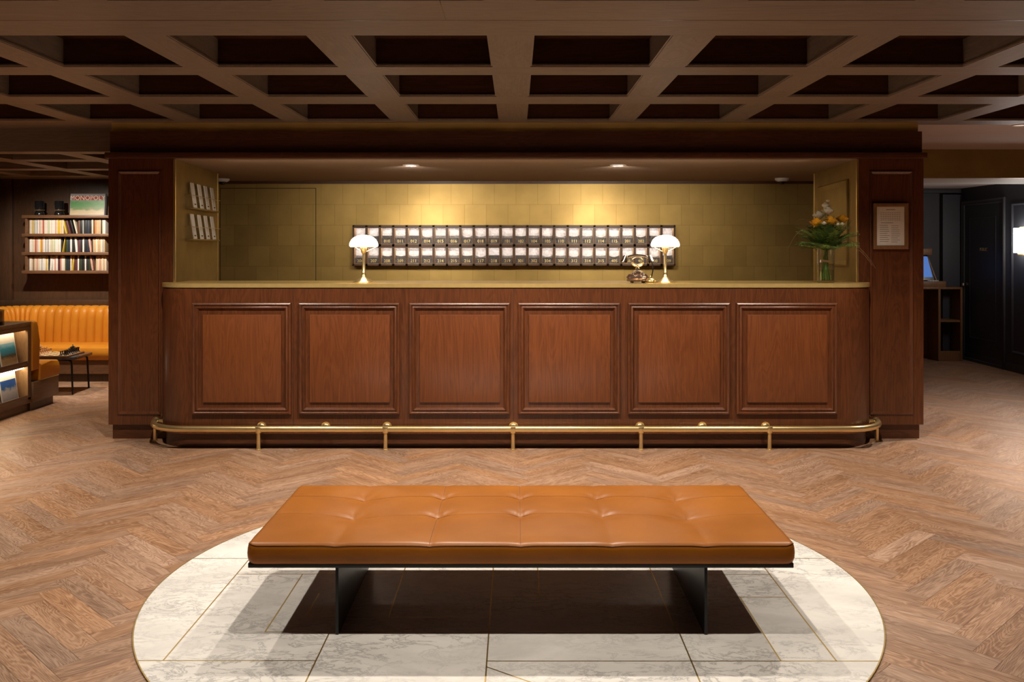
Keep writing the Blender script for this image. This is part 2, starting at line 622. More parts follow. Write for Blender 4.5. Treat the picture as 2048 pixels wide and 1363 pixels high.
# ------------------------------------------------------------------ floor
def build_floor():
    L, W = 0.59, 0.105
    g = 0.0006
    bm = bmesh.new()
    uvl = bm.loops.layers.uv.new('grain')
    col = bm.loops.layers.float_color.new('tone')
    c45 = math.cos(PI / 4)
    xoff = -2.066 - (L - W) * c45
    yoff = 0.0796
    rnd = random.Random(3)
    x_lo, x_hi, y_lo, y_hi = -6.15, 6.05, -2.35, 12.5

    def plank(a0, a1, b0, b1, along_a):
        ca, cb = (a0 + a1) / 2, (b0 + b1) / 2
        X = (ca - cb) * c45 + xoff
        Y = (ca + cb) * c45 + yoff
        if not (x_lo - 0.3 < X < x_hi + 0.3 and y_lo - 0.3 < Y < y_hi + 0.3):
            return
        pts = []
        for a, b in ((a0 + g, b0 + g), (a1 - g, b0 + g), (a1 - g, b1 - g), (a0 + g, b1 - g)):
            pts.append((min(x_hi, max(x_lo, (a - b) * c45 + xoff)), min(y_hi, max(y_lo, (a + b) * c45 + yoff)), 0.0))
        f = bm.faces.new([bm.verts.new(p) for p in pts])
        if f.calc_area() < 1e-6:
            bm.faces.remove(f)
            return
        ou, ov, t = rnd.uniform(0, 50), rnd.uniform(0, 50), min(1, max(0, rnd.gauss(0.5, 0.22)))
        uvs = [(0, 0), (L, 0), (L, W), (0, W)] if along_a else [(0, 0), (0, W), (L, W), (L, 0)]
        for lp, (u, v) in zip(f.loops, uvs):
            lp[uvl].uv = (u + ou, v + ov)
            lp[col] = (t, t, t, 1)
    R = 140
    for k in range(-R, R):
        for j in range(-16, 17):
            ox, oy = k * W + j * L, k * W - j * L
            plank(ox, ox + L, oy, oy + W, True)
            plank(ox + L, ox + L + W, oy - L + W, oy + W, False)
    vs = [bm.verts.new(p) for p in ((x_lo, y_lo, -0.0015), (x_hi, y_lo, -0.0015), (x_hi, y_hi, -0.0015), (x_lo, y_hi, -0.0015))]
    f = bm.faces.new(vs)
    f.material_index = 1
    vs = [bm.verts.new(p) for p in ((x_lo, y_lo, -0.1), (x_hi, y_lo, -0.1), (x_hi, y_hi, -0.1), (x_lo, y_hi, -0.1))]
    f = bm.faces.new(vs)
    f.material_index = 1
    me = bpy.data.meshes.new('floor')
    bm.to_mesh(me)
    bm.free()
    me.materials.append(M['floor'])
    me.materials.append(M['gap'])
    o = bpy.data.objects.new('floor', me)
    COL.objects.link(o)
    o['kind'] = 'structure'


build_floor()

# marble roundel with brass lines
MCX, MCY, MR = -0.027, 4.107, 1.545
mb = MB().lathe([(0, 0.0005), (MR, 0.0005), (MR, 0.005), (MR - 0.001, 0.006), (0, 0.006)], (MCX, MCY, 0), 160)
inlay = struct(mb, 'floor_inlay', 'marble')
tag(inlay, 'round white marble inlay with thin brass lines set in the wood floor under the bench')
mb = MB()
mb.lathe([(MR, 0.0005), (MR + 0.004, 0.0005), (MR + 0.004, 0.0066), (MR, 0.0066), (MR, 0.0005)], (MCX, MCY, 0), 160)


def inl(x0, y0, x1, y1, w=0.0055):
    d = Vector((x1 - x0, y1 - y0, 0))
    n = Vector((-d.y, d.x, 0)).normalized() * w / 2
    a, b = Vector((x0, y0, 0.0064)), Vector((x1, y1, 0.0064))
    mb.face([a + n, a - n, b - n, b + n])


def chord(y):
    h = math.sqrt(max(0, MR ** 2 - (y - MCY) ** 2))
    return MCX - h, MCX + h


def chordx(x):
    return MCY - math.sqrt(max(0, MR ** 2 - (x - MCX) ** 2))


inl(chord(4.415)[0], 4.415, chord(4.415)[1], 4.415)
inl(-1.27, 4.415, -1.27, 3.33)
inl(chord(3.329)[0], 3.329, -0.72, 3.329)
inl(-0.72, 3.576, -0.72, chordx(-0.72))
inl(-0.97, 4.205, -0.97, 3.576)
inl(-1.27, 4.205, -0.513, 4.205)
inl(-0.97, 3.576, 0.63, 3.576)
inl(-0.845, 3.97, -0.845, 3.717)
inl(-0.845, 3.717, -0.105, 3.717)
inl(-0.513, 4.415, -0.513, 3.717)
inl(-0.105, 4.415, -0.105, chordx(-0.105))
inl(-0.105, 3.325, chord(3.325)[1], 3.325)
inl(-0.105, 3.28, 0.23, 3.03)
inl(1.152, 4.415, 1.152, 3.325)
inl(0.952, 3.93, 0.952, 3.325)
inl(-0.105, 3.93, 1.152, 3.93)
inl(0.63, 3.576, 0.63, chordx(0.63))
inl(0.10, 4.415, 0.10, 3.93)
inl(0.62, 4.415, 0.62, 3.717)
inl(0.72, 4.2, 1.152, 4.2)
inl(0.62, 3.717, 0.62, 3.576)
o = mb.build('brass_line', 'brass_line', inlay, recalc=False)
for p in o.data.polygons:
    if p.normal.z < -0.5:
        p.flip()

# ------------------------------------------------------------------ room shell
struct(MB().box(XL - 0.1, XL, YB, 10.9, 0, 2.8), 'wall_left', 'navy')
struct(MB().box(XR, XR + 0.1, YB, 12.4, 0, 2.8), 'wall_right', 'navy')
struct(MB().box(XL, XR, YB - 0.1, YB, 0, 2.8), 'wall_back', 'cream_paint')
struct(MB().box(XL, -PIER_OUT, 10.78, 10.9, 0, 2.5), 'wall_lounge', 'lounge_wood')
struct(MB().box(PIER_OUT, XR, 12.32, 12.42, 0, 2.5), 'wall_corridor', 'slate')
# the sides of the reception block, seen from lounge and corridor
struct(MB().box(-PIER_OUT, -PIER_OUT + 0.06, SIDE_Y, 10.78, 0, 2.6), 'wall_block_left', 'walnut')
struct(MB().box(PIER_OUT - 0.06, PIER_OUT, SIDE_Y, 12.32, 0, 2.6), 'wall_block_right', 'walnut')

# --- coffered lobby ceiling
COLS = [-5.13, -4.29, -3.46, -2.62, -1.79, -0.955, -0.126, 0.718, 1.562, 2.40, 3.24, 4.08, 4.92]
BW = 0.203
edges = [(a, a + (0.203 if -1.0 < a < 0.2 else 0.190)) for a in COLS]
rows = [(-1.35, -0.6), (-0.38, 0.37), (0.6, 1.35), (1.6, 2.35), (2.87, 3.62), (4.225, 4.973), (5.207, 5.971), (6.278, 7.11)]
YEND = 7.36
DEPTH = 0.148
mb = MB()
# solid bands across the room
prev = YB
for a, b in rows + [(YEND, None)]:
    mb.box(XL, XR, prev, a, CEIL, CEIL + DEPTH, mi=0)
    prev = b
# lengthwise beams between the bands
for a, b in rows:
    xs = [(XL, edges[0][0] - 0.65)] + edges + [(edges[-1][0] + 0.84, XR)]
    for x0, x1 in xs:
        if x1 > x0:
            mb.box(x0, x1, a, b, CEIL, CEIL + DEPTH, mi=1)
# dark lacquered lining: top panel and the far cheek of every coffer
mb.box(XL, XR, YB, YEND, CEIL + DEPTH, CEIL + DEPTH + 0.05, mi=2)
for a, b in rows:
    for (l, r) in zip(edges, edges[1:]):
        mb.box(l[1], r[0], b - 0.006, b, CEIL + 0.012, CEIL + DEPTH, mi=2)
        # thin bead round the opening
        for (x0, x1, y0, y1) in ((l[1], r[0], b - 0.016, b - 0.006), (l[1], l[1] + 0.008, a, b), (r[0] - 0.008, r[0], a, b)):
            mb.box(x0, x1, y0, y1, CEIL + 0.004, CEIL + 0.014, mi=1)
# veneer joints across the wide band
mb.box(XL, XR, 3.938, 3.944, CEIL - 0.0006, CEIL + 0.001, mi=2)
mb.box(-0.30, -0.296, 3.62, 3.938, CEIL - 0.0006, CEIL + 0.001, mi=2)
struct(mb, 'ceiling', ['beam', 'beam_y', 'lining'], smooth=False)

# right: plain ceiling, then a gilt bulkhead, then the lower corridor ceiling
struct(MB().box(PIER_OUT - 0.02, XR, YEND, 9.27, CEIL, CEIL + 0.1), 'ceiling_right', 'plaster')
mb = MB().box(PIER_OUT, XR, 9.25, 9.30, 2.171, CEIL + 0.1, mi=0)
struct(mb, 'trim_5', ['bronze'])
struct(MB().box(PIER_OUT, XR, 9.30, 10.17, 2.171, 2.26), 'ceiling_soffit', 'cream_paint')
struct(MB().box(PIER_OUT, XR, 10.17, 12.32, 2.25, 2.35), 'ceiling_corridor', 'plaster')
# left: bulkhead and the lower coffered lounge ceiling
struct(MB().box(XL, -PIER_OUT + 0.02, YEND, 7.62, CEIL, CEIL + 0.1), 'ceiling_left', 'beam')
mb = MB().box(XL, -PIER_OUT, 7.60, 7.72, 2.268, CEIL + 0.15, mi=0)
struct(mb, 'trim_6', ['beam'])
mb = MB()
lr = [(7.80, 8.30), (8.52, 9.30), (9.52, 10.25)]
prev = 7.72
for a, b in lr + [(10.78, None)]:
    mb.box(XL, -PIER_OUT, prev, a, 2.268, 2.40, mi=0)
    prev = b
lx = [-5.55, -4.70, -3.85]
for a, b in lr:
    for x0, x1 in [(XL, -5.85)] + [(x, x + 0.18) for x in lx] + [(-3.25, -PIER_OUT)]:
        mb.box(x0, x1, a, b, 2.268, 2.40, mi=1)
mb.box(XL, -PIER_OUT, 7.62, 10.78, 2.40, 2.45, mi=0)
struct(mb, 'ceiling_lounge', ['beam', 'beam_y'], smooth=False)

# ------------------------------------------------------------------ reception block: piers, frieze, niche
for side, s in (('left', -1), ('right', 1)):
    poly = [(s * PIER_IN, PIER_Y), (s * PIER_OUT, PIER_Y), (s * PIER_OUT, SIDE_Y), (s * 2.775, SIDE_Y)]
    mb = MB().prism(poly, 0.114, 2.17)
    polyp = [(s * (PIER_IN - 0.0), PIER_Y + 0.03), (s * (PIER_OUT - 0.02), PIER_Y + 0.03), (s * (PIER_OUT - 0.02), SIDE_Y), (s * 2.775, SIDE_Y)]
    pier = struct(mb, 'wall_pier_' + side, 'walnut')
    MB().prism(polyp, 0, 0.114).build('plinth', 'walnut_x', pier)
    x0, x1 = (-3.075, -2.745) if s < 0 else (2.735, 3.065)
    MB().ring_frame(x0, x1, 0.195, 2.072, PIER_Y, [(0, 0), (0.0, 0.010), (0.006, 0.013), (0.012, 0.009), (0.018, 0.003), (0.022, 0.0)]).build('panel_moulding', 'walnut', pier)
    # bronze sheet on the inner cheek with brass corner beads
    q = [(s * PIER_IN, PIER_Y + 0.001), (s * 2.775, SIDE_Y), (s * 2.771, SIDE_Y + 0.001), (s * (PIER_IN - 0.004), PIER_Y + 0.001)]
    cheek = struct(MB().prism(q, 1.0, NICHE_Z), 'wall_cheek_' + side, 'bronze')
    mbb = MB()
    mbb.box(s * PIER_IN - 0.007, s * PIER_IN + 0.007, PIER_Y - 0.005, PIER_Y + 0.012, 1.19, NICHE_Z)
    mbb.box(s * 2.772 - 0.006, s * 2.772 + 0.006, SIDE_Y - 0.006, SIDE_Y + 0.008, 1.0, NICHE_Z)
    mbb.build('corner_bead', 'brass', cheek)
    if s > 0:
        dirv = Vector((2.775 - PIER_IN, SIDE_Y - PIER_Y, 0))
        ang = math.atan2(dirv.y, dirv.x)
        # moulding frame laid on the cheek: local x along the cheek, local -y towards the niche
        mat = Matrix.Translation((PIER_IN - 0.004, PIER_Y, 0)) @ Matrix.Rotation(ang, 4, 'Z') @ Matrix.Scale(-1, 4, (0, 1, 0))
        MB().ring_frame(0.24, 1.24, 1.33, 2.03, 0.0, [(0, 0), (0, 0.012), (0.012, 0.018), (0.024, 0.012), (0.04, 0.004), (0.05, 0.0)], mat=mat).build('panel_moulding', 'bronze', cheek)

mb = MB().box(-3.156, 3.156, 7.19, SIDE_Y, 2.218, 2.384)
mb.box(-3.172, 3.172, 7.125, 7.40, 2.170, 2.216, bevel=0.006)
for s_ in (-1, 1):
    mb.box(min(s_ * 2.95, s_ * 3.145), max(s_ * 2.95, s_ * 3.145), 7.42, SIDE_Y, 2.165, 2.5)
struct(mb, 'trim_1', 'walnut_x')
struct(MB().box(-3.16, 3.14, 7.225, 7.45, 2.384, CEIL + 0.004), 'trim_2', 'gilt')
mb = MB().box(-3.09, 3.09, 7.20, GOLD_Y + 0.2, NICHE_Z, NICHE_Z + 0.05)
mb.box(-2.64, 2.64, 7.152, 7.20, NICHE_Z, 2.17)
struct(mb, 'ceiling_niche', 'niche_ceiling')
gold = struct(MB().box(-3.09, 3.09, GOLD_Y, GOLD_Y + 0.1, 0, NICHE_Z), 'wall_niche', 'gold')
struct(MB().box(-3.09, 3.09, GOLD_Y - 0.012, GOLD_Y, 2.137, NICHE_Z), 'trim_3', 'walnut_x')
# concealed door in the gilt wall
dr = struct(MB().box(-3.07, -2.082, GOLD_Y - 0.002, GOLD_Y - 0.0005, 0.01, 2.088), 'door_1', 'gold')
mb = MB()
mb.box(-3.076, -3.070, GOLD_Y - 0.003, GOLD_Y - 0.0006, 0.01, 2.094)
mb.box(-2.082, -2.076, GOLD_Y - 0.003, GOLD_Y - 0.0006, 0.01, 2.094)
mb.box(-3.076, -2.076, GOLD_Y - 0.003, GOLD_Y - 0.0006, 2.088, 2.094)
mb.build('door_gap', 'seam', dr)

# ------------------------------------------------------------------ reception counter
CB = 2.70
RAD = 0.27
CF = 6.85


def counter_outline(off=0.0, back=PIER_Y - 0.002):
    r = RAD + off
    pts = [(-CB - off, back)] + arc(-CB + RAD, CF + RAD, r, 180, 270, 14) + arc(CB - RAD, CF + RAD, r, 270, 360, 14) + [(CB + off, back)]
    return pts


counter = thing('reception_counter', 'long walnut reception counter with six framed panels and a brass edged top', 'counter', (0, 7.0, 0))
OFF = Matrix.Translation((0, -7.0, 0))


def under(o, parent):
    """Keep world placement when the parent is an Empty away from the origin."""
    o.data.transform(Matrix.Translation(-Vector(parent.location)))
    return o


body = [(-PIER_IN + 0.012, 7.42)] + [(-PIER_IN + 0.012, PIER_Y - 0.002)] + counter_outline() + [(PIER_IN - 0.012, PIER_Y - 0.002), (PIER_IN - 0.012, 7.42)]
under(MB().prism(body, 0.104, 1.178).build('counter_body', 'walnut', counter), counter)
pl = [(-PIER_IN + 0.02, 7.42), (-PIER_IN + 0.02, PIER_Y - 0.01)] + counter_outline(-0.025, PIER_Y - 0.01) + [(PIER_IN - 0.02, PIER_Y - 0.01), (PIER_IN - 0.02, 7.42)]
under(MB().prism(pl, 0.0, 0.104).build('plinth', 'walnut_x', counter), counter)
top = [(-PIER_IN + 0.012, 7.44), (-PIER_IN + 0.012, PIER_Y - 0.007)] + counter_outline(0.006, PIER_Y - 0.007) + [(PIER_IN - 0.012, PIER_Y - 0.007), (PIER_IN - 0.012, 7.44)]
under(MB().prism(top, 1.186, 1.215, bevel=0.005).build('countertop', 'brass_satin', counter), counter)
neck = [(-PIER_IN + 0.02, 7.42), (-PIER_IN + 0.02, PIER_Y - 0.01)] + counter_outline(-0.004, PIER_Y - 0.01) + [(PIER_IN - 0.02, PIER_Y - 0.01), (PIER_IN - 0.02, 7.42)]
under(MB().prism(neck, 1.178, 1.186).build('shadow_gap', 'seam', counter), counter)
PAN = [(385, 583), (598, 800), (818, 1020), (1036, 1240), (1255, 1459), (1472, 1674)]
for a, b in PAN:
    x0, x1 = (a - CX) / 270.07, (b - CX) / 270.07
    z0, z1 = 1.5 - (828 - CY) / 270.07, 1.5 - (605 - CY) / 270.07
    o = MB().ring_frame(x0, x1, z0, z1, CF, [(-0.001, -0.001), (0.0, 0.010), (0.003, 0.020), (0.010, 0.024), (0.016, 0.021), (0.020, 0.013), (0.026, 0.012), (0.031, 0.017), (0.037, 0.018), (0.043, 0.012), (0.048, 0.003), (0.050, -0.001)]).build('panel_moulding', 'walnut', counter)
    mo = under(o, counter)
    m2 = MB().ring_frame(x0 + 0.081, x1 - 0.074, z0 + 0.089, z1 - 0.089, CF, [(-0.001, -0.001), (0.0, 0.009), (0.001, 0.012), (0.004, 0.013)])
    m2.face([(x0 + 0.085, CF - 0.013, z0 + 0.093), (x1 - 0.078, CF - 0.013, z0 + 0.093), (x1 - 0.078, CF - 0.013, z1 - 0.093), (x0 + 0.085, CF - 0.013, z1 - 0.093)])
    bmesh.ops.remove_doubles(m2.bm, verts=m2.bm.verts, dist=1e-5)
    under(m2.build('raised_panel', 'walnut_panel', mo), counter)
for px in (587, 1027, 1470):
    x = (px - CX) / 270.07
    under(MB().box(x - 0.0012, x + 0.0012, CF - 0.0008, CF + 0.001, 0.104, 1.178).build('panel_joint', 'seam', counter), counter)

# ------------------------------------------------------------------ brass foot rail
rail = thing('foot_rail', 'polished brass foot rail on posts running round the base of the counter', 'rail', (0, 6.785, 0))
ro, rz = 0.065, 0.152
cl = [(-CB - ro, 7.10)] + arc(-CB + RAD, CF + RAD, RAD + ro, 180, 270, 16) + arc(CB - RAD, CF + RAD, RAD + ro, 270, 360, 16) + [(CB + ro, 7.10)]
pts = [(x, y, rz) for x, y in cl]
under(MB().tube(pts, 0.024, 16).build('rail_tube', 'brass', rail), rail)
for s in (-1, 1):
    x = s * (CB + ro)
    mb = MB().tube([(x, 7.095, rz), (x, 7.095, rz + 0.005)], 0.03, 14)
    mb.ball((x, 7.10, rz), 0.031, 14)
    mb.tube([(x, 7.10, rz), (s * (CB - 0.02), 7.10, rz)], 0.014, 12)
    mb.tube([(s * (CB + 0.008), 7.10, rz), (s * (CB - 0.004), 7.10, rz)], 0.024, 16)
    under(mb.build('end_bracket', 'brass', rail), rail)
fy = CF - ro


def post(x, y):
    return MB().lathe([(0, 0), (0.0215, 0), (0.0215, 0.006), (0.0155, 0.010), (0.0145, 0.016), (0.0145, 0.118), (0.019, 0.122), (0.024, 0.128), (0.0275, 0.140), (0.0275, 0.166), (0.0255, 0.170), (0, 0.172)], (x, y, 0), 20)


for px in (517, 771, 1026, 1282, 1539):
    under(post((px - CX) / 272.7, fy).build('post', 'brass', rail), rail)
for s in (-1, 1):
    under(MB().lathe([(0, 0), (0.021, 0), (0.021, 0.006), (0.015, 0.010), (0.0145, 0.135), (0, 0.14)], (s * (CB + ro), 7.09, 0), 20).build('post', 'brass', rail), rail)
for px in (521, 650, 773, 1027, 1281, 1406, 1533):
    x = (px - CX) / 271.5
    mb = MB().tube([(x, fy, rz), (x, CF - 0.001, rz)], 0.012, 12)
    mb.tube([(x, CF - 0.010, rz + 0.008), (x, CF, rz + 0.008)], 0.034, 20)
    mb.ball((x, CF - 0.011, rz + 0.008), 0.024, 14, scale=(1, 0.5, 1))
    under(mb.build('wall_bracket', 'brass', rail), rail)

# ------------------------------------------------------------------ key rack
RY0, RY1 = 9.50, GOLD_Y
RX0, RX1 = (705 - CX) * RY0 / F, (1351 - CX) * RY0 / F
RZ1, RZ0 = 1.5 - (450 - CY) * RY0 / F, 1.5 - (531 - CY) * RY0 / F
rack = thing('key_rack', 'wide lit pigeonhole key rack of two rows on the gilt wall behind the counter', 'key rack', ((RX0 + RX1) / 2, (RY0 + RY1) / 2, RZ0))
mb = MB()
t = 0.018
mb.box(RX0, RX1, RY0, RY1, RZ1 - t, RZ1)
mb.box(RX0, RX1, RY0, RY1, RZ0, RZ0 + t)
zm = (RZ0 + RZ1) / 2
mb.box(RX0, RX1, RY0, RY1, zm - 0.013, zm + 0.013)
NC = 24
pitch = (RX1 - RX0 - 0.010) / NC
for i in range(NC + 1):
    x = RX0 + 0.005 + i * pitch
    w = 0.0115
    mb.box(max(RX0, x - w), min(RX1, x + w), RY0, RY1, RZ0, RZ1)
mb.box(RX0, RX1, RY1 - 0.004, RY1 - 0.001, RZ0, RZ1)
for z in (RZ1 - t - 0.012, zm - 0.013 - 0.012):      # light pelmets
    mb.box(RX0, RX1, RY0 + 0.004, RY0 + 0.012, z, z + 0.012)
under(mb.build('rack_frame', 'rack_frame', rack), rack)
NUM1 = ['007', '008', '010', '011', '012', '014', '015', '016', '017', '018', '019', '101', '102', '104', '105', '110', '111', '112', '114', '115', '201', '202', '204', '205']
NUM2 = ['206', '207', '208', '209', '211', '212', '214', '215', '216', '217', '218', '219', '301', '302', '304', '307', '312', '314', '315', '405', '406', '407', '408', '409']
for row, (zb, zt, nums) in enumerate(((zm + 0.013, RZ1 - t, NUM1), (RZ0 + t, zm - 0.013, NUM2))):
    for i in range(NC):
        xa = RX0 + 0.005 + i * pitch + 0.0115
        xb = xa + pitch - 0.023
        h = zt - zb
        rr = random.Random(i * 7 + row * 131)
        # compartment: the pale lit back and the narrow pale lining of its cheeks
        m = MB()
        m.box(xa, xb, RY1 - 0.012, RY1 - 0.005, zb, zt - 0.001, mi=0)
        m.box(xa, xa + 0.003, RY0 + 0.014, RY1 - 0.005, zb, zt - 0.001, mi=1)
        m.box(xb - 0.003, xb, RY0 + 0.014, RY1 - 0.005, zb, zt - 0.001, mi=1)
        m.box(xa, xb, RY0 + 0.006, RY1 - 0.005, zb, zb + 0.003, mi=1)
        comp = under(m.build('compartment', ['pouch_back', 'oak_light'], rack), rack)
        # leather key pouch with a scooped mouth
        m = MB()
        dep = rr.choice([0.0, 0.003, 0.006, 0.010, 0.016]) * h / 0.17
        n = 10
        zt2 = zb + h * 0.50
        zt1 = zb + h * 0.36
        xs = [xa + 0.004 + (xb - xa - 0.008) * k / n for k in range(n + 1)]
        for pi_, (yy, zz, d) in enumerate(((RY0 + 0.030, zt1, 0.0), (RY0 + 0.075, zt2, dep))):
            lo, hi, lo2, hi2 = [], [], [], []
            for k, x in enumerate(xs):
                u = abs(2 * k / n - 1)
                sc = d * max(0, 1 - u ** 2)
                lo.append(m.bm.verts.new((x, yy, zb + 0.003)))
                hi.append(m.bm.verts.new((x, yy, zz - sc)))
                lo2.append(m.bm.verts.new((x, yy + 0.006, zb + 0.003)))
                hi2.append(m.bm.verts.new((x, yy + 0.006, zz - sc)))
            for k in range(n):
                for q in ((lo[k], lo[k + 1], hi[k + 1], hi[k]), (hi[k], hi[k + 1], hi2[k + 1], hi2[k]), (lo2[k], hi2[k], hi2[k + 1], lo2[k + 1])):
                    m.bm.faces.new(q).material_index = pi_
        po = under(m.build('key_pouch', ['pouch', 'pouch_mid' if rr.random() < 0.6 else 'pouch'], comp), rack)
        under(MB().box(xa + 0.012, xb - 0.012, RY0 + 0.020, RY0 + 0.040, zt - 0.005, zt - 0.001).build('light_strip', 'led', comp), rack)
        nm = text_mesh(nums[i], 0.043, 'room_number', 'gold_letter', (0, 0, 0), (0, 0, 0), None, 0.0008)
        nm.data.transform(Matrix.Translation((0.5 * (xa + xb), RY0 + 0.0285, zb + h * 0.17)) @ Matrix.Rotation(PI / 2, 4, 'X'))
        nm.parent = comp
        under(nm, rack)

# ------------------------------------------------------------------ table lamps on the counter
CT = 1.215


def make_lamp(loc, label):
    t = thing('table_lamp', label, 'lamp', loc, 0, 'lamps on the counter')
    MB().lathe([(0, 0), (0.080, 0), (0.081, 0.006), (0.074, 0.011), (0.056, 0.020), (0.036, 0.033), (0.022, 0.048), (0.016, 0.062), (0.0145, 0.075), (0, 0.076)], seg=40).build('lamp_base', 'brass', t)
    MB().lathe([(0, 0.07), (0.0165, 0.07), (0.0165, 0.08), (0.0125, 0.086), (0.0115, 0.20), (0.0115, 0.222), (0.016, 0.226), (0.022, 0.240), (0.026, 0.262), (0.0255, 0.272), (0, 0.273)], seg=24).build('stem', 'brass', t)
    m = MB()
    m.lathe([(0.096, 0.271), (0.099, 0.268), (0.102, 0.271), (0.099, 0.274), (0.096, 0.271)], seg=40)
    for k in range(3):
        a = k * 2 * PI / 3 + 0.4
        m.tube([(0.02 * math.cos(a), 0.02 * math.sin(a), 0.236), (0.055 * math.cos(a), 0.055 * math.sin(a), 0.252), (0.097 * math.cos(a), 0.097 * math.sin(a), 0.270)], 0.0025, 8)
    m.build('shade_holder', 'brass', t)
    prof = [(0.098, 0.272), (0.106, 0.276), (0.1085, 0.288), (0.104, 0.307), (0.092, 0.328), (0.073, 0.345), (0.048, 0.356), (0.022, 0.361), (0, 0.362)]
    MB().lathe(prof, seg=48).build('lamp_shade', 'shade', t)
    return t


make_lamp(((727.5 - CX) * 7.0 / F, 7.0, CT), 'brass table lamp with a glowing dome shade, standing alone left of the key rack middle')
make_lamp(((1330.5 - CX) * 7.0 / F, 7.0, CT), 'brass table lamp with a glowing dome shade, next to the telephone on the counter')

# ------------------------------------------------------------------ telephone and bell
ph = thing('telephone', 'antique silver and brown cradle telephone on the brass counter', 'telephone', ((1275 - CX) * 7.0 / F, 7.0, CT))
m = MB()
for a in range(4):
    an = PI / 4 + a * PI / 2
    m.ball((0.060 * math.cos(an), 0.060 * math.sin(an), 0.008), 0.0085, 10)
m.build('foot', 'black', ph)
pb = MB().lathe([(0, 0.012), (0.078, 0.012), (0.084, 0.016), (0.084, 0.022), (0.079, 0.026), (0.080, 0.034), (0.084, 0.038), (0.083, 0.046), (0.076, 0.052), (0.074, 0.060), (0.066, 0.066), (0, 0.067)], seg=36).build('phone_base', 'dark_bronze', ph)
m = MB()
for z, r in ((0.020, 0.085), (0.037, 0.0845), (0.055, 0.077)):
    m.lathe([(r - 0.003, z - 0.003), (r + 0.0015, z), (r - 0.003, z + 0.003)], seg=36)
m.build('base_band', 'chrome', pb)
tilt = Matrix.Translation((0, -0.040, 0.062)) @ Matrix.Rotation(math.radians(38), 4, 'X')
m = MB().lathe([(0, 0.020), (0.018, 0.020), (0.020, 0.014), (0.046, 0.012), (0.050, 0.006), (0.052, -0.02), (0.0, -0.022)], seg=32, mat=tilt)
for k in range(10):
    a = k * 2 * PI / 12 + 0.8
    m.lathe([(0.0045, 0.0125), (0.0065, 0.0135), (0.0085, 0.0125)], c=(0.034 * math.cos(a), 0.034 * math.sin(a), 0), seg=12, mat=tilt)
m.build('dial', 'chrome', ph)
MB().lathe([(0, 0.06), (0.030, 0.066), (0.020, 0.074), (0.012, 0.084), (0.010, 0.096), (0.016, 0.104), (0.019, 0.110), (0.012, 0.118), (0.016, 0.128), (0, 0.13)], seg=20).build('pedestal', 'chrome', ph)
m = MB()
m.tube([(0.046 * math.cos(a), 0.0, 0.158 + 0.036 * math.sin(a)) for a in [2 * PI * k / 24 for k in range(25)]], 0.0035, 8)
for k in range(6):
    a = PI + PI * (k + 0.5) / 6
    m.tube([(0, 0, 0.135), (0.030 * math.cos(a), 0, 0.158 + 0.026 * math.sin(a)), (0.044 * math.cos(a), 0, 0.158 + 0.034 * math.sin(a))], 0.003, 6)
    m.ball((0.046 * math.cos(a), 0, 0.158 + 0.036 * math.sin(a)), 0.006, 8)
for s in (-1, 1):
    m.tube([(s * 0.010, 0, 0.128), (s * 0.030, 0.0, 0.140), (s * 0.046, 0, 0.160), (s * 0.042, 0, 0.186), (s * 0.050, 0, 0.196)], [0.005, 0.0045, 0.004, 0.004, 0.0055], 8)
m.build('cradle', 'brass', ph)
m = MB()
hp = [(-0.085, 0, 0.190), (-0.060, 0, 0.200), (-0.035, 0, 0.206), (0, 0, 0.208), (0.035, 0, 0.206), (0.060, 0, 0.200), (0.085, 0, 0.190)]
m.tube(hp, [0.012, 0.010, 0.009, 0.0095, 0.009, 0.010, 0.012], 14)
for s in (-1, 1):
    m.lathe([(0, 0.022), (0.014, 0.020), (0.017, 0.010), (0.021, -0.006), (0.027, -0.026), (0.028, -0.033), (0.022, -0.035), (0, -0.035)], c=(0, 0, 0), seg=24, mat=Matrix.Translation((s * 0.094, 0, 0.187)) @ Matrix.Rotation(s * -0.28, 4, 'Y'))
m.build('handset', 'chrome', ph)
m = MB()
cp = [(0.108, 0.0, 0.155), (0.116, 0.004, 0.130), (0.118, 0.010, 0.095), (0.112, 0.016, 0.060), (0.105, 0.03, 0.030), (0.09, 0.05, 0.010), (0.06, 0.06, 0.008)]
m.tube(cp, 0.0045, 8)
m.build('cord', 'black', ph)

bell = thing('service_bell', 'small brass call bell on the counter between telephone and lamp', 'bell', ((1301 - CX) * 6.93 / F, 6.93, CT))
MB().lathe([(0, 0), (0.036, 0), (0.037, 0.004), (0.028, 0.008), (0.026, 0.014), (0, 0.015)], seg=32).build('bell_base', 'brass_satin', bell)
MB().lathe([(0.037, 0.014), (0.038, 0.017), (0.034, 0.026), (0.025, 0.034), (0.012, 0.039), (0, 0.040)], seg=32).build('bell_dome', 'brass', bell)
MB().lathe([(0, 0.038), (0.003, 0.039), (0.003, 0.047), (0.006, 0.050), (0.004, 0.055), (0, 0.056)], seg=14).build('plunger', 'brass', bell)

# ------------------------------------------------------------------ vase and bouquet
VX, VY = (1653.5 - CX) * 7.0 / F, 7.02
vase = thing('vase', 'clear glass cylinder vase with water at the right end of the counter', 'vase', (VX, VY, CT))
MB().lathe([(0, 0), (0.060, 0), (0.064, 0.004), (0.0645, 0.12), (0.067, 0.275), (0.0655, 0.277), (0.0635, 0.275), (0.0608, 0.12), (0.0600, 0.018), (0, 0.014)], seg=48).build('vase_glass', 'glass', vase)
MB().lathe([(0, 0.0146), (0.0594, 0.0186), (0.0602, 0.10), (0.0, 0.10)], seg=48).build('water', 'water', vase)
rf = random.Random(11)
BZ = CT + 0.275


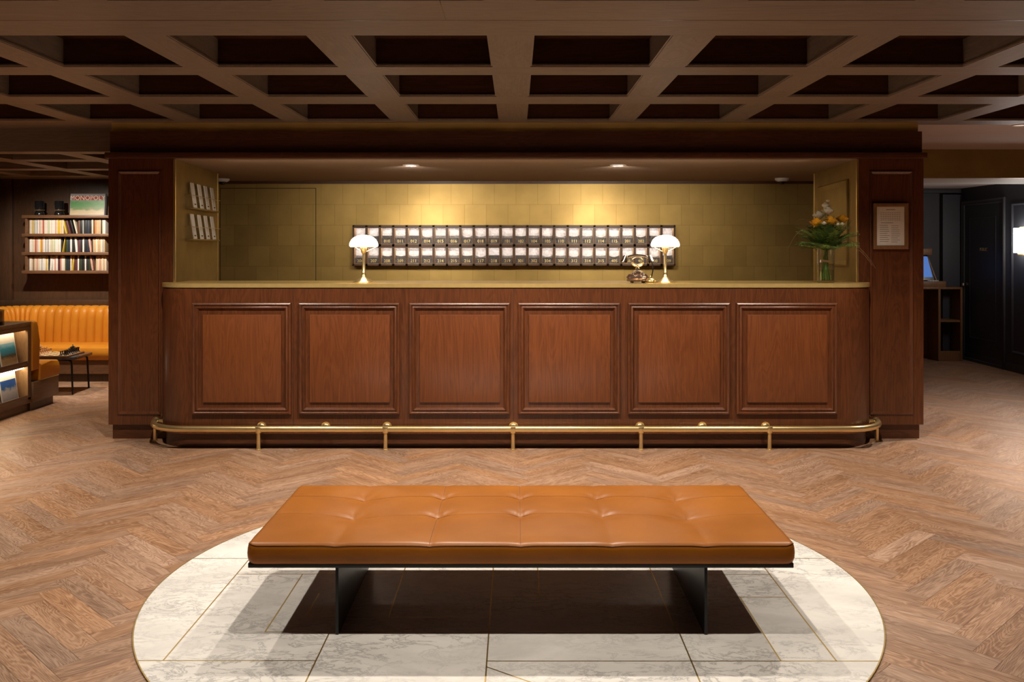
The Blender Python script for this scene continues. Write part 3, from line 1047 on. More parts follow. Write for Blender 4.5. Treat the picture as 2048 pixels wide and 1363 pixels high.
def rose(name, px, py, Y, r, mat, label, cat, group, stems=True):
    x, y, z = at(px, py, Y)
    t = thing(name, label, cat, (x, y, z), rf.uniform(0, 6), group)
    m = MB()
    # layered cupped petals
    for ring, (n, rad, hh, open_) in enumerate(((3, 0.28, 0.80, 0.0), (5, 0.52, 0.72, 0.15), (6, 0.80, 0.48, 0.5), (7, 1.02, 0.26, 0.8))):
        for k in range(n):
            a = 2 * PI * k / n + ring * 0.5 + rf.uniform(-0.1, 0.1)
            w = rad * r * 1.25 * PI / n
            rows_ = []
            for i in range(4):
                f = i / 3
                rr = r * rad * (0.35 + 0.65 * math.sin(f * PI / 2)) * (1 + open_ * 0.2 * f)
                zz = r * (-0.75 + f * (hh + 0.75)) - open_ * 0.12 * r * f * f
                row_ = []
                for q in (-1, -0.5, 0, 0.5, 1):
                    ww = w * (0.45 + 0.65 * math.sin((0.2 + 0.62 * f) * PI)) * q
                    da = ww / max(rr, 0.2 * r)
                    row_.append(m.bm.verts.new((rr * math.cos(a + da), rr * math.sin(a + da), zz - 0.10 * r * q * q * f)))
                rows_.append(row_)
            for A, B in zip(rows_, rows_[1:]):
                for q in range(4):
                    m.bm.faces.new((A[q], A[q + 1], B[q + 1], B[q]))
    m.ball((0, 0, 0.0), r * 0.28, 10, scale=(1, 1, 1.3))
    m.build('bloom', mat, t)
    # stem leans down into the vase
    tx, ty = VX - x + rf.uniform(-0.02, 0.02), VY - y + rf.uniform(-0.02, 0.02)
    c, s = math.cos(-t.rotation_euler.z), math.sin(-t.rotation_euler.z)

    def loc(dx, dy, dz):
        return (c * dx - s * dy, s * dx + c * dy, dz)
    bx, by = tx + rf.uniform(-0.03, 0.03), ty + rf.uniform(-0.03, 0.03)
    MB().tube([loc(0, 0, -0.4 * r), loc(tx * 0.5, ty * 0.5, (BZ - z) * 0.5), loc(tx, ty, BZ - z - 0.08), loc(bx, by, CT + 0.035 - z)], 0.0028, 7).build('stem', 'stem', t)
    return t


rose('orange_rose', 1633, 444, 6.97, 0.043, 'orange_petal', 'orange rose at the left of the bouquet', 'rose', 'orange roses')
rose('orange_rose', 1661, 441, 6.95, 0.044, 'orange_petal', 'orange rose in the middle of the bouquet', 'rose', 'orange roses')
rose('orange_rose', 1685, 437, 7.02, 0.041, 'orange_petal', 'darker orange rose at the right of the bouquet', 'rose', 'orange roses')
rose('white_rose', 1637, 430, 7.05, 0.040, 'cream_petal', 'cream bloom above the left orange rose', 'flower', 'cream flowers')
rose('white_rose', 1656, 421, 7.02, 0.041, 'cream_petal', 'largest cream bloom at the centre top of the bouquet', 'flower', 'cream flowers')
rose('white_rose', 1651, 410, 7.03, 0.028, 'cream_petal', 'small cream bloom on top of the bouquet', 'flower', 'cream flowers')
rose('flower_bud', 1656, 401, 7.03, 0.015, 'cream_petal', 'closed cream bud at the very tip of the bouquet', 'bud', 'cream buds')
rose('flower_bud', 1648, 446, 6.93, 0.018, 'cream_petal', 'small cream bud between the left and middle orange roses', 'bud', 'cream buds')
rose('flower_bud', 1676, 449, 6.93, 0.017, 'cream_petal', 'small cream bud below the right orange rose, the left one of two', 'bud', 'cream buds')
rose('flower_bud', 1684, 448, 6.94, 0.017, 'cream_petal', 'small cream bud below the right orange rose, the right one of two', 'bud', 'cream buds')


def frond(ang, length, elev, bend, width, mat, name, label, cat, group):
    t = thing(name, label, cat, (VX, VY, BZ - 0.03), ang, group)
    m = MB()
    n = 24
    spine, tang = [Vector((0.010, 0, 0))], []
    for i in range(n):
        f = i / n
        e = elev - bend * f * f
        d = Vector((math.cos(e), 0, math.sin(e)))
        tang.append(d)
        spine.append(spine[-1] + d * (length / n))
    tang.append(tang[-1])
    m.tube([tuple(p) for p in spine], [0.0020 * (1 - 0.7 * i / n) for i in range(n + 1)], 5)
    for i in range(3, n + 1):
        f = i / n
        ax = tang[i]
        w = (width * math.sin(PI * min(1, 0.10 + 0.90 * f)) ** 0.7 + 0.006) * rf.uniform(0.75, 1.1)
        up = Vector((-ax.z, 0, ax.x))
        for s in (-1, 1):
            p = spine[i]
            q = p + ax * (w * 0.6) + Vector((0, s * w, 0)) + up * (-0.12 * w + rf.uniform(-0.008, 0.008))
            d = ax * 0.0042
            mid = p.lerp(q, 0.45)
            m.bm.faces.new([m.bm.verts.new(v) for v in (p, mid - d + up * 0.002, q, mid + d + up * 0.002)])
    m.build('leaf_blade', mat, t)
    return t


for k in range(90):
    a = 2 * PI * k / 90 * 7 + rf.uniform(-0.15, 0.15)
    lay = k % 3
    el = math.radians((72, 48, 26)[lay] + rf.uniform(-12, 12))
    L_ = (0.24, 0.26, 0.25)[lay] * rf.uniform(0.82, 1.12)
    frond(a, L_, el, math.radians(rf.uniform(15, 55)), rf.uniform(0.032, 0.050), 'leaf' if k % 5 < 2 else 'leaf_dark', 'fern_frond',
          'green fern frond in the collar of greenery around the flowers', 'leaf', 'fern fronds')


def bladey(ang, length, elev, label):
    t = thing('broad_leaf', label, 'leaf', (VX, VY, BZ - 0.01), ang, 'broad leaves')
    m = MB()
    n = 8
    A = []
    ce, se = math.cos(elev), math.sin(elev)
    for i in range(n + 1):
        f = i / n
        w = 0.017 * math.sin(PI * (0.06 + 0.94 * f)) ** 0.8 + 0.001
        x, z = 0.012 + length * f * ce, length * f * se - 0.03 * f * f
        A.append([m.bm.verts.new((x, -w, z + 0.006)), m.bm.verts.new((x, 0, z)), m.bm.verts.new((x, w, z + 0.006))])
    for P, Q in zip(A, A[1:]):
        for q in range(2):
            m.bm.faces.new((P[q], P[q + 1], Q[q + 1], Q[q]))
    m.build('leaf_blade', 'leaf_dark', t)


for k in range(26):
    bladey(2 * PI * k / 26 + 0.2, rf.uniform(0.14, 0.20), math.radians(rf.uniform(40, 80)), 'dark broad leaf packed between ferns and roses')
for k, (a, ln, hh, dr_) in enumerate(((-0.15, 0.36, 0.10, 0.24), (-0.35, 0.33, 0.08, 0.20), (0.1, 0.30, 0.11, 0.14), (2.9, 0.25, 0.20, 0.02), (3.3, 0.30, 0.18, 0.16))):
    t = thing('grass_blade', ['long dry grass stalk arching lowest over the right pier', 'shorter dry grass stalk arching to the right of the bouquet', 'dry grass stalk reaching right, the highest on that side',
                              'dry grass stalk standing up at the upper left of the bouquet', 'dry grass stalk arching left of the bouquet'][k], 'grass', (VX, VY, BZ - 0.02), a, 'dry grass stalks')
    MB().tube([(ln * f, 0, hh * math.sin(f * PI * 0.7) * 1.2 - dr_ * f * f) for f in [i / 12 for i in range(13)]], [0.0018 * (1 - 0.6 * i / 12) for i in range(13)], 5).build('stalk', 'grass_stem', t)
m = MB().lathe([(0.020, -0.012), (0.028, -0.004), (0.028, 0.006), (0.020, 0.012)], seg=20)
for k in range(7):
    a = rf.uniform(0, 2 * PI)
    m.tube([(0.026 * math.cos(a), 0.026 * math.sin(a), 0), (0.036 * math.cos(a), 0.036 * math.sin(a), rf.uniform(-0.006, 0.008)), (0.026 * math.cos(a + 0.5), 0.026 * math.sin(a + 0.5), 0.002)], 0.003, 6)
o = m.build('raffia_tie', 'raffia')
o.location = (VX, VY, CT + 0.165)
tag(o, 'pale raffia tie round the flower stems inside the vase', 'tie')
for k in range(9):
    a = 2 * PI * k / 9
    t = MB().tube([(0.016 * math.cos(a), 0.016 * math.sin(a), 0.20), (0.012 * math.cos(a), 0.012 * math.sin(a), 0.15), (0.032 * math.cos(a + 0.9), 0.032 * math.sin(a + 0.9), 0.022)], 0.0032, 7).build('cut_stem', 'stem')
    t.location = (VX, VY, CT)
    tag(t, 'bare green stem standing in the vase water', 'stem', 'cut stems in the vase')

# ------------------------------------------------------------------ framed notice
fr = thing('framed_notice', 'wood framed printed notice hanging on the right pier', 'picture frame', ((1781.5 - CX) * 7.13 / F, PIER_Y - 0.011, 1.5 - (452 - CY) * 7.13 / F))
w2, h2 = 35 * 7.13 / F, 46 * 7.13 / F
MB().ring_frame(-w2, w2, -h2, h2, 0, [(0, 0.0), (0, 0.016), (0.003, 0.019), (0.022, 0.019), (0.026, 0.014), (0.030, 0.006)]).build('frame', 'oak_mid', fr)
MB().box(-w2 + 0.02, w2 - 0.02, -0.007, -0.003, -h2 + 0.02, h2 - 0.02).build('sheet', 'paper', fr)
m = MB()
y0 = -0.0074
m.box(-0.035, 0.035, y0, y0 + 0.0004, 0.125, 0.131)
for r_ in range(5):
    for c_ in range(9):
        m.box(-0.078 + c_ * 0.0176, -0.078 + c_ * 0.0176 + 0.012, y0, y0 + 0.0004, 0.045 + r_ * 0.014, 0.045 + r_ * 0.014 + 0.004)
m.box(-0.075, 0.02, y0, y0 + 0.0004, 0.024, 0.029)
for r_ in range(9):
    z = 0.004 - r_ * 0.0155
    m.box(-0.085, -0.004 - rf.uniform(0, 0.02), y0, y0 + 0.0004, z, z + 0.0042)
    m.box(0.004, 0.075 - rf.uniform(0, 0.03), y0, y0 + 0.0004, z - 0.003, z + 0.001)
m.build('print', 'grey_ink', fr, smooth=False)

# ------------------------------------------------------------------ brochures on the left cheek
cd = Vector((-(2.775 - PIER_IN), SIDE_Y - PIER_Y, 0)).normalized()     # along the cheek, away from the viewer
cang = math.atan2(cd.y, cd.x)


def cheek_pt(Y, off):
    f = (Y - PIER_Y) / cd.y
    p = Vector((-PIER_IN + 0.004, PIER_Y, 0)) + cd * f
    n = Vector((cd.y, -cd.x, 0))
    return p + n * off


ROWN = ('upper', 'lower')
BRO = [7.57, 7.80, 8.02, 8.25]
for r_, zb in enumerate((1.806, 1.550)):
    p = cheek_pt(7.92, 0)
    sh = thing('brochure_ledge', ROWN[r_] + ' slim bronze ledge with a thin brass rail on the left cheek wall', 'shelf', (p.x, p.y, zb), cang, 'brochure ledges')
    MB().box(-0.47, 0.47, -0.066, -0.002, -0.012, 0.0, bevel=0.002).build('ledge', 'bronze', sh)
    m = MB().tube([(-0.50, -0.002, 0.098), (-0.50, -0.060, 0.098), (0.50, -0.060, 0.098), (0.50, -0.002, 0.098)], 0.0028, 8)
    m.build('rail', 'brass', sh)
    for i, Y in enumerate(BRO):
        p = cheek_pt(Y, 0.050)
        t = thing('brochure', 'narrow cream brochure on the %s ledge, %s' % (ROWN[r_], ('nearest the counter front', 'second from the counter front', 'second from the back edge', 'at the back edge')[i]), 'brochure', (p.x, p.y, zb + 0.001), cang, 'cream brochures on the cheek wall')
        tl = Matrix.Rotation(math.radians(-8), 4, 'X')
        lf = MB().box(-0.05, 0.05, -0.004, 0.004, 0.0, 0.205, mat=tl).build('leaflet', 'card', t)
        MB().box(-0.028, 0.022, -0.0046, -0.0038, 0.022, 0.032, mat=tl).build('printed_mark', 'ink', lf)

# ------------------------------------------------------------------ ceiling fittings
def make_camera_dome(px, py, label):
    Y = F * (NICHE_Z - 1.5) / (CY - py)
    x = (px - CX) * Y / F
    t = thing('ceiling_camera', label, 'camera', (x, Y, NICHE_Z + 0.002), 0, 'dome cameras')
    MB().lathe([(0, 0), (0.066, 0), (0.070, -0.006), (0.066, -0.020), (0.052, -0.032), (0.036, -0.036), (0, -0.036)], seg=32).build('housing', 'white_plastic', t)
    MB().lathe([(0.036, -0.034), (0.034, -0.046), (0.024, -0.058), (0.010, -0.064), (0, -0.065)], seg=24).build('lens_dome', 'black_glass', t)
    return t


make_camera_dome(445, 357, 'white dome camera on the niche ceiling at the left cheek wall')
make_camera_dome(1564, 356, 'white dome camera on the niche ceiling above the vase side')


def downlight(x, y, z, label, group, r=0.055):
    t = thing('ceiling_downlight', label, 'ceiling light', (x, y, z), 0, group)
    MB().lathe([(r, 0.0), (r + 0.014, 0.0), (r + 0.014, -0.004), (r + 0.006, -0.006), (r, -0.003), (r, 0.0)], seg=32).build('trim_ring', 'white_plastic', t)
    MB().lathe([(0, -0.001), (r, -0.001)], seg=32).build('lens', 'lens', t)
    return t


NLY = 7.68
downlight((822 - CX) * NLY / F, NLY, NICHE_Z, 'recessed round downlight in the niche ceiling, left of centre', 'niche downlights')
downlight((1236 - CX) * NLY / F, NLY, NICHE_Z, 'recessed round downlight in the niche ceiling, right of centre', 'niche downlights')
ly = F * (CEIL - 1.5) / (CY - 250)
downlight((2042 - CX) * ly / F, ly, CEIL, 'recessed round downlight in the plain ceiling over the corridor mouth', 'corridor downlights')

# ------------------------------------------------------------------ bench
BXC, BY0, BY1, BL = 0.0195, 3.53, 4.40, 2.095
bench = thing('bench', 'low tan leather bench with black steel legs standing on the marble inlay', 'bench', (BXC, (BY0 + BY1) / 2, 0.006))


def cushion():
    nx, ny = 168, 72
    hx, hy = BL / 2, (BY1 - BY0) / 2
    zt, zb = 0.3625 - 0.006, 0.282 - 0.006
    yc = (BY0 + BY1) / 2
    sx = [(px - CX) / (F / BY0) - BXC for px in (672, 858, 1041, 1223, 1412)]
    sy = [3.925 - yc, 4.205 - yc]
    bm = bmesh.new()
    r = 0.035

    def place(u, v):
        x, y = u * hx, v * hy
        ax, ay = abs(x) - (hx - r), abs(y) - (hy - r)
        if ax > 0 and ay > 0:
            d = max(ax, ay)
            hyp = math.hypot(ax, ay)
            ax, ay = ax * d / hyp, ay * d / hyp
            x = math.copysign(hx - r + ax, x)
            y = math.copysign(hy - r + ay, y)
        return x, y

    def height(x, y):
        z = zt
        ex, ey = hx - abs(x), hy - abs(y)
        e = min(ex, ey)
        if e < 0.02:
            z -= 0.007 * (1 - e / 0.02) ** 2
        # stitched seams
        g = 0.0
        for s in sx:
            g = max(g, math.exp(-((x - s) / 0.006) ** 2) * 0.0022)
            z -= 0.0030 * math.exp(-((x - s) / 0.035) ** 2)
        for s in sy:
            g = max(g, math.exp(-((y - s) / 0.006) ** 2) * 0.0014)
            z -= 0.0014 * math.exp(-((y - s) / 0.03) ** 2)
        z -= g
        for i, a in enumerate(sx):
            for b in sy:
                d2 = (x - a) ** 2 + (y - b) ** 2
                amp = 0.030 if i in (0, 4) else 0.015
                sig = 0.075 if i in (0, 4) else 0.045
                z -= amp * math.exp(-d2 / (2 * sig * sig)) * 0.6 + 0.008 * math.exp(-math.sqrt(d2) / 0.016)
                # puckers radiating from the button
                dd = math.sqrt(d2)
                if dd < 0.14:
                    z += 0.0022 * math.sin(6 * math.atan2(y - b, x - a) + i) * math.exp(-((dd - 0.045) / 0.035) ** 2)
        z += 0.004 * math.sin(x * 5.1 + 1) * math.cos(y * 6) * min(1, e / 0.1)
        return z
    grid = []
    for j in range(ny + 1):
        row_ = []
        for i in range(nx + 1):
            x, y = place(2 * i / nx - 1, 2 * j / ny - 1)
            row_.append(bm.verts.new((x, y, height(x, y))))
        grid.append(row_)
    for j in range(ny):
        for i in range(nx):
            bm.faces.new((grid[j][i], grid[j][i + 1], grid[j + 1][i + 1], grid[j + 1][i]))
    loop = grid[0][:] + [grid[j][nx] for j in range(1, ny + 1)] + [grid[ny][i] for i in range(nx - 1, -1, -1)] + [grid[j][0] for j in range(ny - 1, 0, -1)]
    prev = loop
    top_z = zt - 0.007
    n = len(loop)
    nrm = []
    for k in range(n):
        a, b = loop[k - 1].co, loop[(k + 1) % n].co
        d = Vector((b.x - a.x, b.y - a.y, 0)).normalized()
        nrm.append(Vector((d.y, -d.x, 0)))
    for f, off in ((0.02, 0.001), (0.05, -0.0025), (0.09, 0.002), (0.25, 0.0045), (0.5, 0.0060), (0.75, 0.0045), (0.93, 0.0), (1.0, -0.006)):
        cur = []
        for k, v in enumerate(loop):
            p = Vector((v.co.x, v.co.y, 0)) + nrm[k] * off
            cur.append(bm.verts.new((p.x, p.y, v.co.z + (zb - v.co.z) * f)))
        for k in range(n):
            bm.faces.new((prev[k], prev[(k + 1) % n], cur[(k + 1) % n], cur[k]))
        prev = cur
    bm.faces.new(prev)
    bmesh.ops.recalc_face_normals(bm, faces=bm.faces)
    me = bpy.data.meshes.new('cushion')
    bm.to_mesh(me)
    bm.free()
    me.materials.append(M['leather'])
    me.polygons.foreach_set('use_smooth', [True] * len(me.polygons))
    o = bpy.data.objects.new('cushion', me)
    COL.objects.link(o)
    o.parent = bench
    # stitched seam lines lying in the grooves, one mesh
    m = MB()
    for s in sx:
        pts = [(s, -hy + 0.01 + (2 * hy - 0.02) * k / 60, 0) for k in range(61)]
        m.tube([(x, y, height(x, y) + 0.0003) for x, y, _ in pts], 0.0011, 5)
    for s in sy:
        pts = [(-hx + 0.01 + (2 * hx - 0.02) * k / 140, s, 0) for k in range(141)]
        m.tube([(x, y, height(x, y) + 0.0002) for x, y, _ in pts], 0.0010, 5)
    m.build('seam_stitching', 'thread', o)
    # piping cord that runs round the top edge
    m = MB()
    pl_ = []
    for k in range(240):
        t_ = k / 240 * 4
        sd, f = int(t_), t_ - int(t_)
        u, v = ((-1 + 2 * f, -1), (1, -1 + 2 * f), (1 - 2 * f, 1), (-1, 1 - 2 * f))[sd]
        x, y = place(u, v)
        pl_.append((x * (1 + 0.0005 / hx), y * (1 + 0.0005 / hy), height(x, y) - 0.0028 + 0.0012 * math.sin(k * 0.55)))
    pl_.append(pl_[0])
    m.tube(pl_, 0.0016, 6, caps=False)
    m.build('piping', 'thread', o)


cushion()
MB().box(-1.045, 1.043, -0.427, 0.427, 0.266 - 0.006, 0.284 - 0.006, bevel=0.002).build('frame', 'black_metal', bench)
for xa, xb in ((-0.693 - BXC, -0.681 - BXC), (0.723 - BXC, 0.735 - BXC)):
    MB().box(xa, xb, 3.549 - 3.965, 4.375 - 3.965, 0.0, 0.262, bevel=0.0015).build('leg', 'black_metal', bench)

# ------------------------------------------------------------------ lounge: banquette
def sweep(path, section, closed=False):
    """Sweep a (out, z) section along a plan path; out is to the right of the walking direction."""
    m = MB()
    rings = []
    n = len(path)
    for i, (x, y) in enumerate(path):
        a, b = path[max(i - 1, 0)], path[min(i + 1, n - 1)]
        d = Vector((b[0] - a[0], b[1] - a[1], 0)).normalized()
        nn = Vector((d.y, -d.x, 0))
        sec = section(i)
        rings.append([m.bm.verts.new((x + nn.x * o_, y + nn.y * o_, z)) for o_, z in sec])
    for A, B in zip(rings, rings[1:]):
        k = len(A)
        for q in range(k):
            m.bm.faces.new((A[q], A[(q + 1) % k], B[(q + 1) % k], B[q]))
    m.bm.faces.new(rings[0])
    m.bm.faces.new(rings[-1])
    return m


sofa = thing('banquette', 'orange channel tufted leather banquette along the lounge back wall', 'sofa', (-4.6, 10.4, 0))
step = 0.0094
length_pts = []
# walks from the right end leftwards along the wall, then turns towards the viewer
x = -3.2
while x > -5.55:
    length_pts.append((x, 10.72))
    x -= step
na = int(0.35 * PI / 2 / step)
for i in range(na + 1):
    a = math.radians(90 + 90 * i / na)
    length_pts.append((-5.55 + 0.35 * math.cos(a), 10.37 + 0.35 * math.sin(a)))
y = 10.37
while y > 9.1:
    y -= step
    length_pts.append((-5.90, y))


def back_sec(i):
    ph_ = (i % 10) / 10
    bul = 0.026 * math.sqrt(max(0.0, 1 - (2 * ph_ - 1) ** 2)) - 0.006
    s = [(0.0, 0.36), (0.0, 0.79)]
    for o_, z in ((-0.06, 0.803), (-0.10, 0.796), (-0.14, 0.775), (-0.165, 0.735), (-0.18, 0.66), (-0.19, 0.55), (-0.195, 0.46), (-0.20, 0.40)):
        k = 1.0 if z < 0.79 else 0.6
        s.append((o_ - bul * k, z + (bul * 0.35 if z > 0.76 else 0)))
    s.append((-0.17, 0.36))
    return [(-a, b) for a, b in s]


m = sweep(length_pts, lambda i: [(-o_, z) for o_, z in back_sec(i)])
under(m.build('backrest', 'leather_lounge', sofa), sofa)
coarse = length_pts[::8] + [length_pts[-1]]


def seat_sec(i):
    return [(-0.0, 0.235), (-0.02, 0.385), (-0.20, 0.400), (-0.46, 0.402), (-0.555, 0.396), (-0.60, 0.372), (-0.615, 0.335), (-0.61, 0.285), (-0.585, 0.245), (-0.57, 0.235)]


test = sweep(coarse, lambda i: seat_sec(i))
under(test.build('seat', 'leather_lounge', sofa), sofa)
m = sweep(coarse, lambda i: [(-0.0, 0.09), (-0.0, 0.233), (-0.575, 0.233), (-0.575, 0.09)])
under(m.build('base', 'shelf_wood', sofa), sofa)
m = sweep(coarse, lambda i: [(-0.0, 0.0), (-0.0, 0.09), (-0.545, 0.09), (-0.545, 0.0)])
under(m.build('plinth', 'lounge_wood', sofa), sofa)
# panelling behind the banquette
mb = MB()
mb.box(XL, -PIER_OUT, 10.73, 10.78, 0.79, 0.865, bevel=0.004)
mb.box(XL, XL + 0.15, 10.73, 10.78, 0.865, 2.268, bevel=0.004)
struct(mb, 'trim_4', 'lounge_wood')

# end bench backing on to the magazine rack
eb = thing('banquette', 'short orange leather bench seat behind the magazine rack', 'sofa', (-5.0, 8.65, 0))
XE = -4.375


def end_prism(prof, x0, x1):
    """prof in (y, z), extruded along x."""
    m = MB()
    A = [m.bm.verts.new((x0, a, b)) for a, b in prof]
    B = [m.bm.verts.new((x1, a, b)) for a, b in prof]
    n = len(prof)
    for i in range(n):
        m.bm.faces.new((A[i], A[(i + 1) % n], B[(i + 1) % n], B[i]))
    m.bm.faces.new(A)
    e = m.bm.faces.new(B)
    bmesh.ops.bevel(m.bm, geom=list(e.edges), offset=0.018, segments=4, affect='EDGES', profile=0.5)
    return m


prof = [(8.50, 0.26), (8.845, 0.26), (8.868, 0.28), (8.873, 0.33), (8.862, 0.385), (8.83, 0.410), (8.70, 0.415), (8.50, 0.415)]
under(end_prism(prof, -5.94, XE + 0.005).build('seat', 'leather_lounge', eb), eb)
prof = [(8.385, 0.36), (8.50, 0.36), (8.515, 0.45), (8.51, 0.62), (8.495, 0.75), (8.47, 0.80), (8.44, 0.812), (8.385, 0.808)]
under(end_prism(prof, -5.94, XE - 0.005).build('backrest', 'leather_lounge', eb), eb)
under(MB().box(-5.94, XE, 8.385, 8.85, 0.075, 0.258, bevel=0.003).build('base', 'rack_wood', eb), eb)
under(MB().box(-5.94, XE - 0.03, 8.385, 8.80, 0.0, 0.075).build('plinth', 'lounge_wood', eb), eb)
m = MB()
for k in range(26):
    m.ball((XE + 0.003, 8.51 + k * 0.0132, 0.262), 0.0042, 8)
under(m.build('nail_trim', 'brass_line', eb), eb)

# magazine rack
rk = thing('magazine_rack', 'walnut magazine rack with two lit display shelves facing the lobby', 'magazine rack', (-4.6, 8.0, 0))
X1 = XE - 0.02
Ya, Yb = 7.30, 8.384
mb = MB()
mb.box(-5.2, X1, Ya, Yb, 0.765, 0.808, bevel=0.003)
mb.box(-5.2, X1, Yb - 0.05, Yb, 0.11, 0.765)
mb.box(-5.2, X1, Ya, Ya + 0.05, 0.11, 0.765)
mb.box(X1 - 0.03, X1, Ya + 0.05, Yb - 0.05, 0.735, 0.765)
mb.box(-5.2, X1, Ya, Yb, 0.075, 0.13, bevel=0.003)
mb.box(-5.2, -5.16, Ya, Yb, 0.13, 0.765)
mb.box(-5.2, X1 - 0.03, Ya + 0.02, Yb, 0.0, 0.075)
under(mb.build('rack_body', 'rack_wood', rk), rk)
for zs in (0.405,):
    under(MB().box(-5.16, X1 - 0.004, Ya + 0.05, Yb - 0.05, zs, zs + 0.035, bevel=0.003).build('shelf', 'rack_wood', rk), rk)
for z0 in (0.44, 0.13):
    under(MB().box(X1 - 0.012, X1 - 0.004, Ya + 0.05, Yb - 0.05, z0, z0 + 0.018).build('retaining_lip', 'rack_wood', rk), rk)
for z0, z1 in ((0.44, 0.76), (0.13, 0.402)):
    m = MB()
    lean = 0.16
    m.face([(X1 - 0.075, Ya + 0.05, z0), (X1 - 0.075, Yb - 0.05, z0), (X1 - 0.075 - lean * 0.55, Yb - 0.05, z1), (X1 - 0.075 - lean * 0.55, Ya + 0.05, z1)])
    b_ = bmesh.ops.extrude_face_region(m.bm, geom=list(m.bm.faces))
    for v in [e for e in b_['geom'] if isinstance(e, bmesh.types.BMVert)]:
        v.co.x -= 0.012
    under(m.build('display_board', 'oak_mid', rk), rk)
    under(MB().box(X1 - 0.052, X1 - 0.036, Ya + 0.06, Yb - 0.06, z1 - 0.012, z1 - 0.004).build('light_strip', 'led_warm', rk), rk)
for zz0, zz1 in ((0.44, 0.765), (0.13, 0.405)):
    under(MB().box(-5.1, X1 - 0.002, Yb - 0.053, Yb - 0.0495, zz0, zz1).build('side_lining', 'oak_light', rk), rk)

M['mag_sea'] = picture_mat('seaside photo print', [(0.0, (0.42, 0.27, 0.14)), (0.28, (0.50, 0.36, 0.20)), (0.42, (0.08, 0.10, 0.07)), (0.48, (0.05, 0.28, 0.42)), (0.75, (0.03, 0.35, 0.55)), (0.9, (0.25, 0.55, 0.70))], 5.0, 0.35)
M['mag_snow'] = picture_mat('snow photo print', [(0.0, (0.40, 0.42, 0.48)), (0.40, (0.58, 0.58, 0.62)), (0.55, (0.30, 0.36, 0.50)), (0.62, (0.03, 0.14, 0.45)), (1.0, (0.01, 0.08, 0.38))], 4.0, 0.5)


def magazine(yc, z0, w, h, pic, label):
    tl = Matrix.Rotation(math.radians(-9), 4, 'Y')
    t = thing('magazine', label, 'magazine', (X1 - 0.036, yc, z0), 0, 'display magazines')
    cv = MB().box(-0.008, 0.0, -w / 2, w / 2, 0, h, mat=tl).build('cover', 'paper', t)
    o = MB().box(-0.0002, 0.0008, -w / 2 + 0.012, w / 2 - 0.012, 0.012, h * 0.70, mat=tl).build('cover_photo', pic, cv)
    return t


magazine(8.105, 0.443, 0.265, 0.285, 'mag_sea', 'magazine with a sea and sand cover on the upper rack shelf, nearest the bench seat')
magazine(7.81, 0.443, 0.265, 0.285, 'mag_sea', 'magazine on the upper rack shelf cut by the left photo edge')
magazine(8.115, 0.133, 0.265, 0.268, 'mag_snow', 'magazine with a snowy blue cover on the lower rack shelf, nearest the bench seat')
magazine(7.82, 0.133, 0.265, 0.268, 'mag_snow', 'magazine on the lower rack shelf cut by the left photo edge')

# bucket and bottle on the rack top
bk = thing('drinks_bucket', 'black and brass cylindrical bucket on top of the magazine rack', 'bucket', (-4.545, 7.98, 0.808))
MB().lathe([(0, 0.0), (0.116, 0.0), (0.116, 0.034), (0, 0.034)], seg=40).build('bucket_base', 'black', bk)
MB().lathe([(0.0, 0.034), (0.113, 0.034), (0.115, 0.125), (0.118, 0.130), (0.112, 0.132), (0.105, 0.125), (0.10, 0.06), (0, 0.055)], seg=40).build('bucket_wall', 'brass_line', bk)
bo = thing('bottle', 'dark glass bottle standing in the black and brass bucket', 'bottle', (-4.555, 7.97, 0.865))
MB().lathe([(0, 0), (0.038, 0), (0.040, 0.005), (0.040, 0.06), (0.030, 0.09), (0.015, 0.105), (0.013, 0.16), (0.015, 0.163), (0.015, 0.172), (0, 0.173)], seg=28).build('bottle_glass', 'smoke_glass', bo)
MB().lathe([(0.0, 0.16), (0.0155, 0.16), (0.0155, 0.176), (0, 0.178)], seg=20).build('cap', 'brass_line', bo)
for k, (dx, dy) in enumerate(((0.045, 0.05), (0.06, -0.03))):
    g = thing('glass_stopper', ('faceted glass stopper lying right of the bottle in the bucket', 'faceted glass stopper lying in front of the bottle in the bucket')[k], 'stopper', (-4.555 + dx, 7.98 + dy, 0.865), 0, 'glass stoppers')
    MB().ball((0, 0, 0.075), 0.022, 10).build('knob', 'smoke_glass', g)
    MB().lathe([(0, 0), (0.016, 0), (0.012, 0.055), (0, 0.056)], seg=16).build('plug', 'smoke_glass', g)

# ------------------------------------------------------------------ coffee table and chess set
tb = thing('coffee_table', 'low black stone coffee table on thin dark legs before the banquette', 'table', (-4.93, 9.47, 0), math.radians(4))
hx, hy = 0.50, 0.235
pl_ = arc(hx - 0.04, hy - 0.04, 0.04, 0, 90, 6) + arc(-hx + 0.04, hy - 0.04, 0.04, 90, 180, 6) + arc(-hx + 0.04, -hy + 0.04, 0.04, 180, 270, 6) + arc(hx - 0.04, -hy + 0.04, 0.04, 270, 360, 6)
MB().prism(pl_, 0.352, 0.378, bevel=0.003).build('table_top', 'granite', tb)
for sx_, sy_ in ((1, -1), (1, 1), (-1, -1), (-1, 1)):
    bx, by = sx_ * (hx - 0.05), sy_ * (hy - 0.035)
    MB().tube([(bx - sx_ * 0.08, by, 0.345), (bx - sx_ * 0.03, by, 0.343), (bx - sx_ * 0.004, by, 0.325), (bx, by, 0.29), (bx + sx_ * 0.012, by + sy_ * 0.008, 0.0)], [0.010, 0.010, 0.010, 0.010, 0.009], 10).build('leg', 'black_metal', tb)
MB().box(-hx + 0.06, hx - 0.06, -hy + 0.05, hy - 0.05, 0.338, 0.352).build('under_frame', 'black_metal', tb)

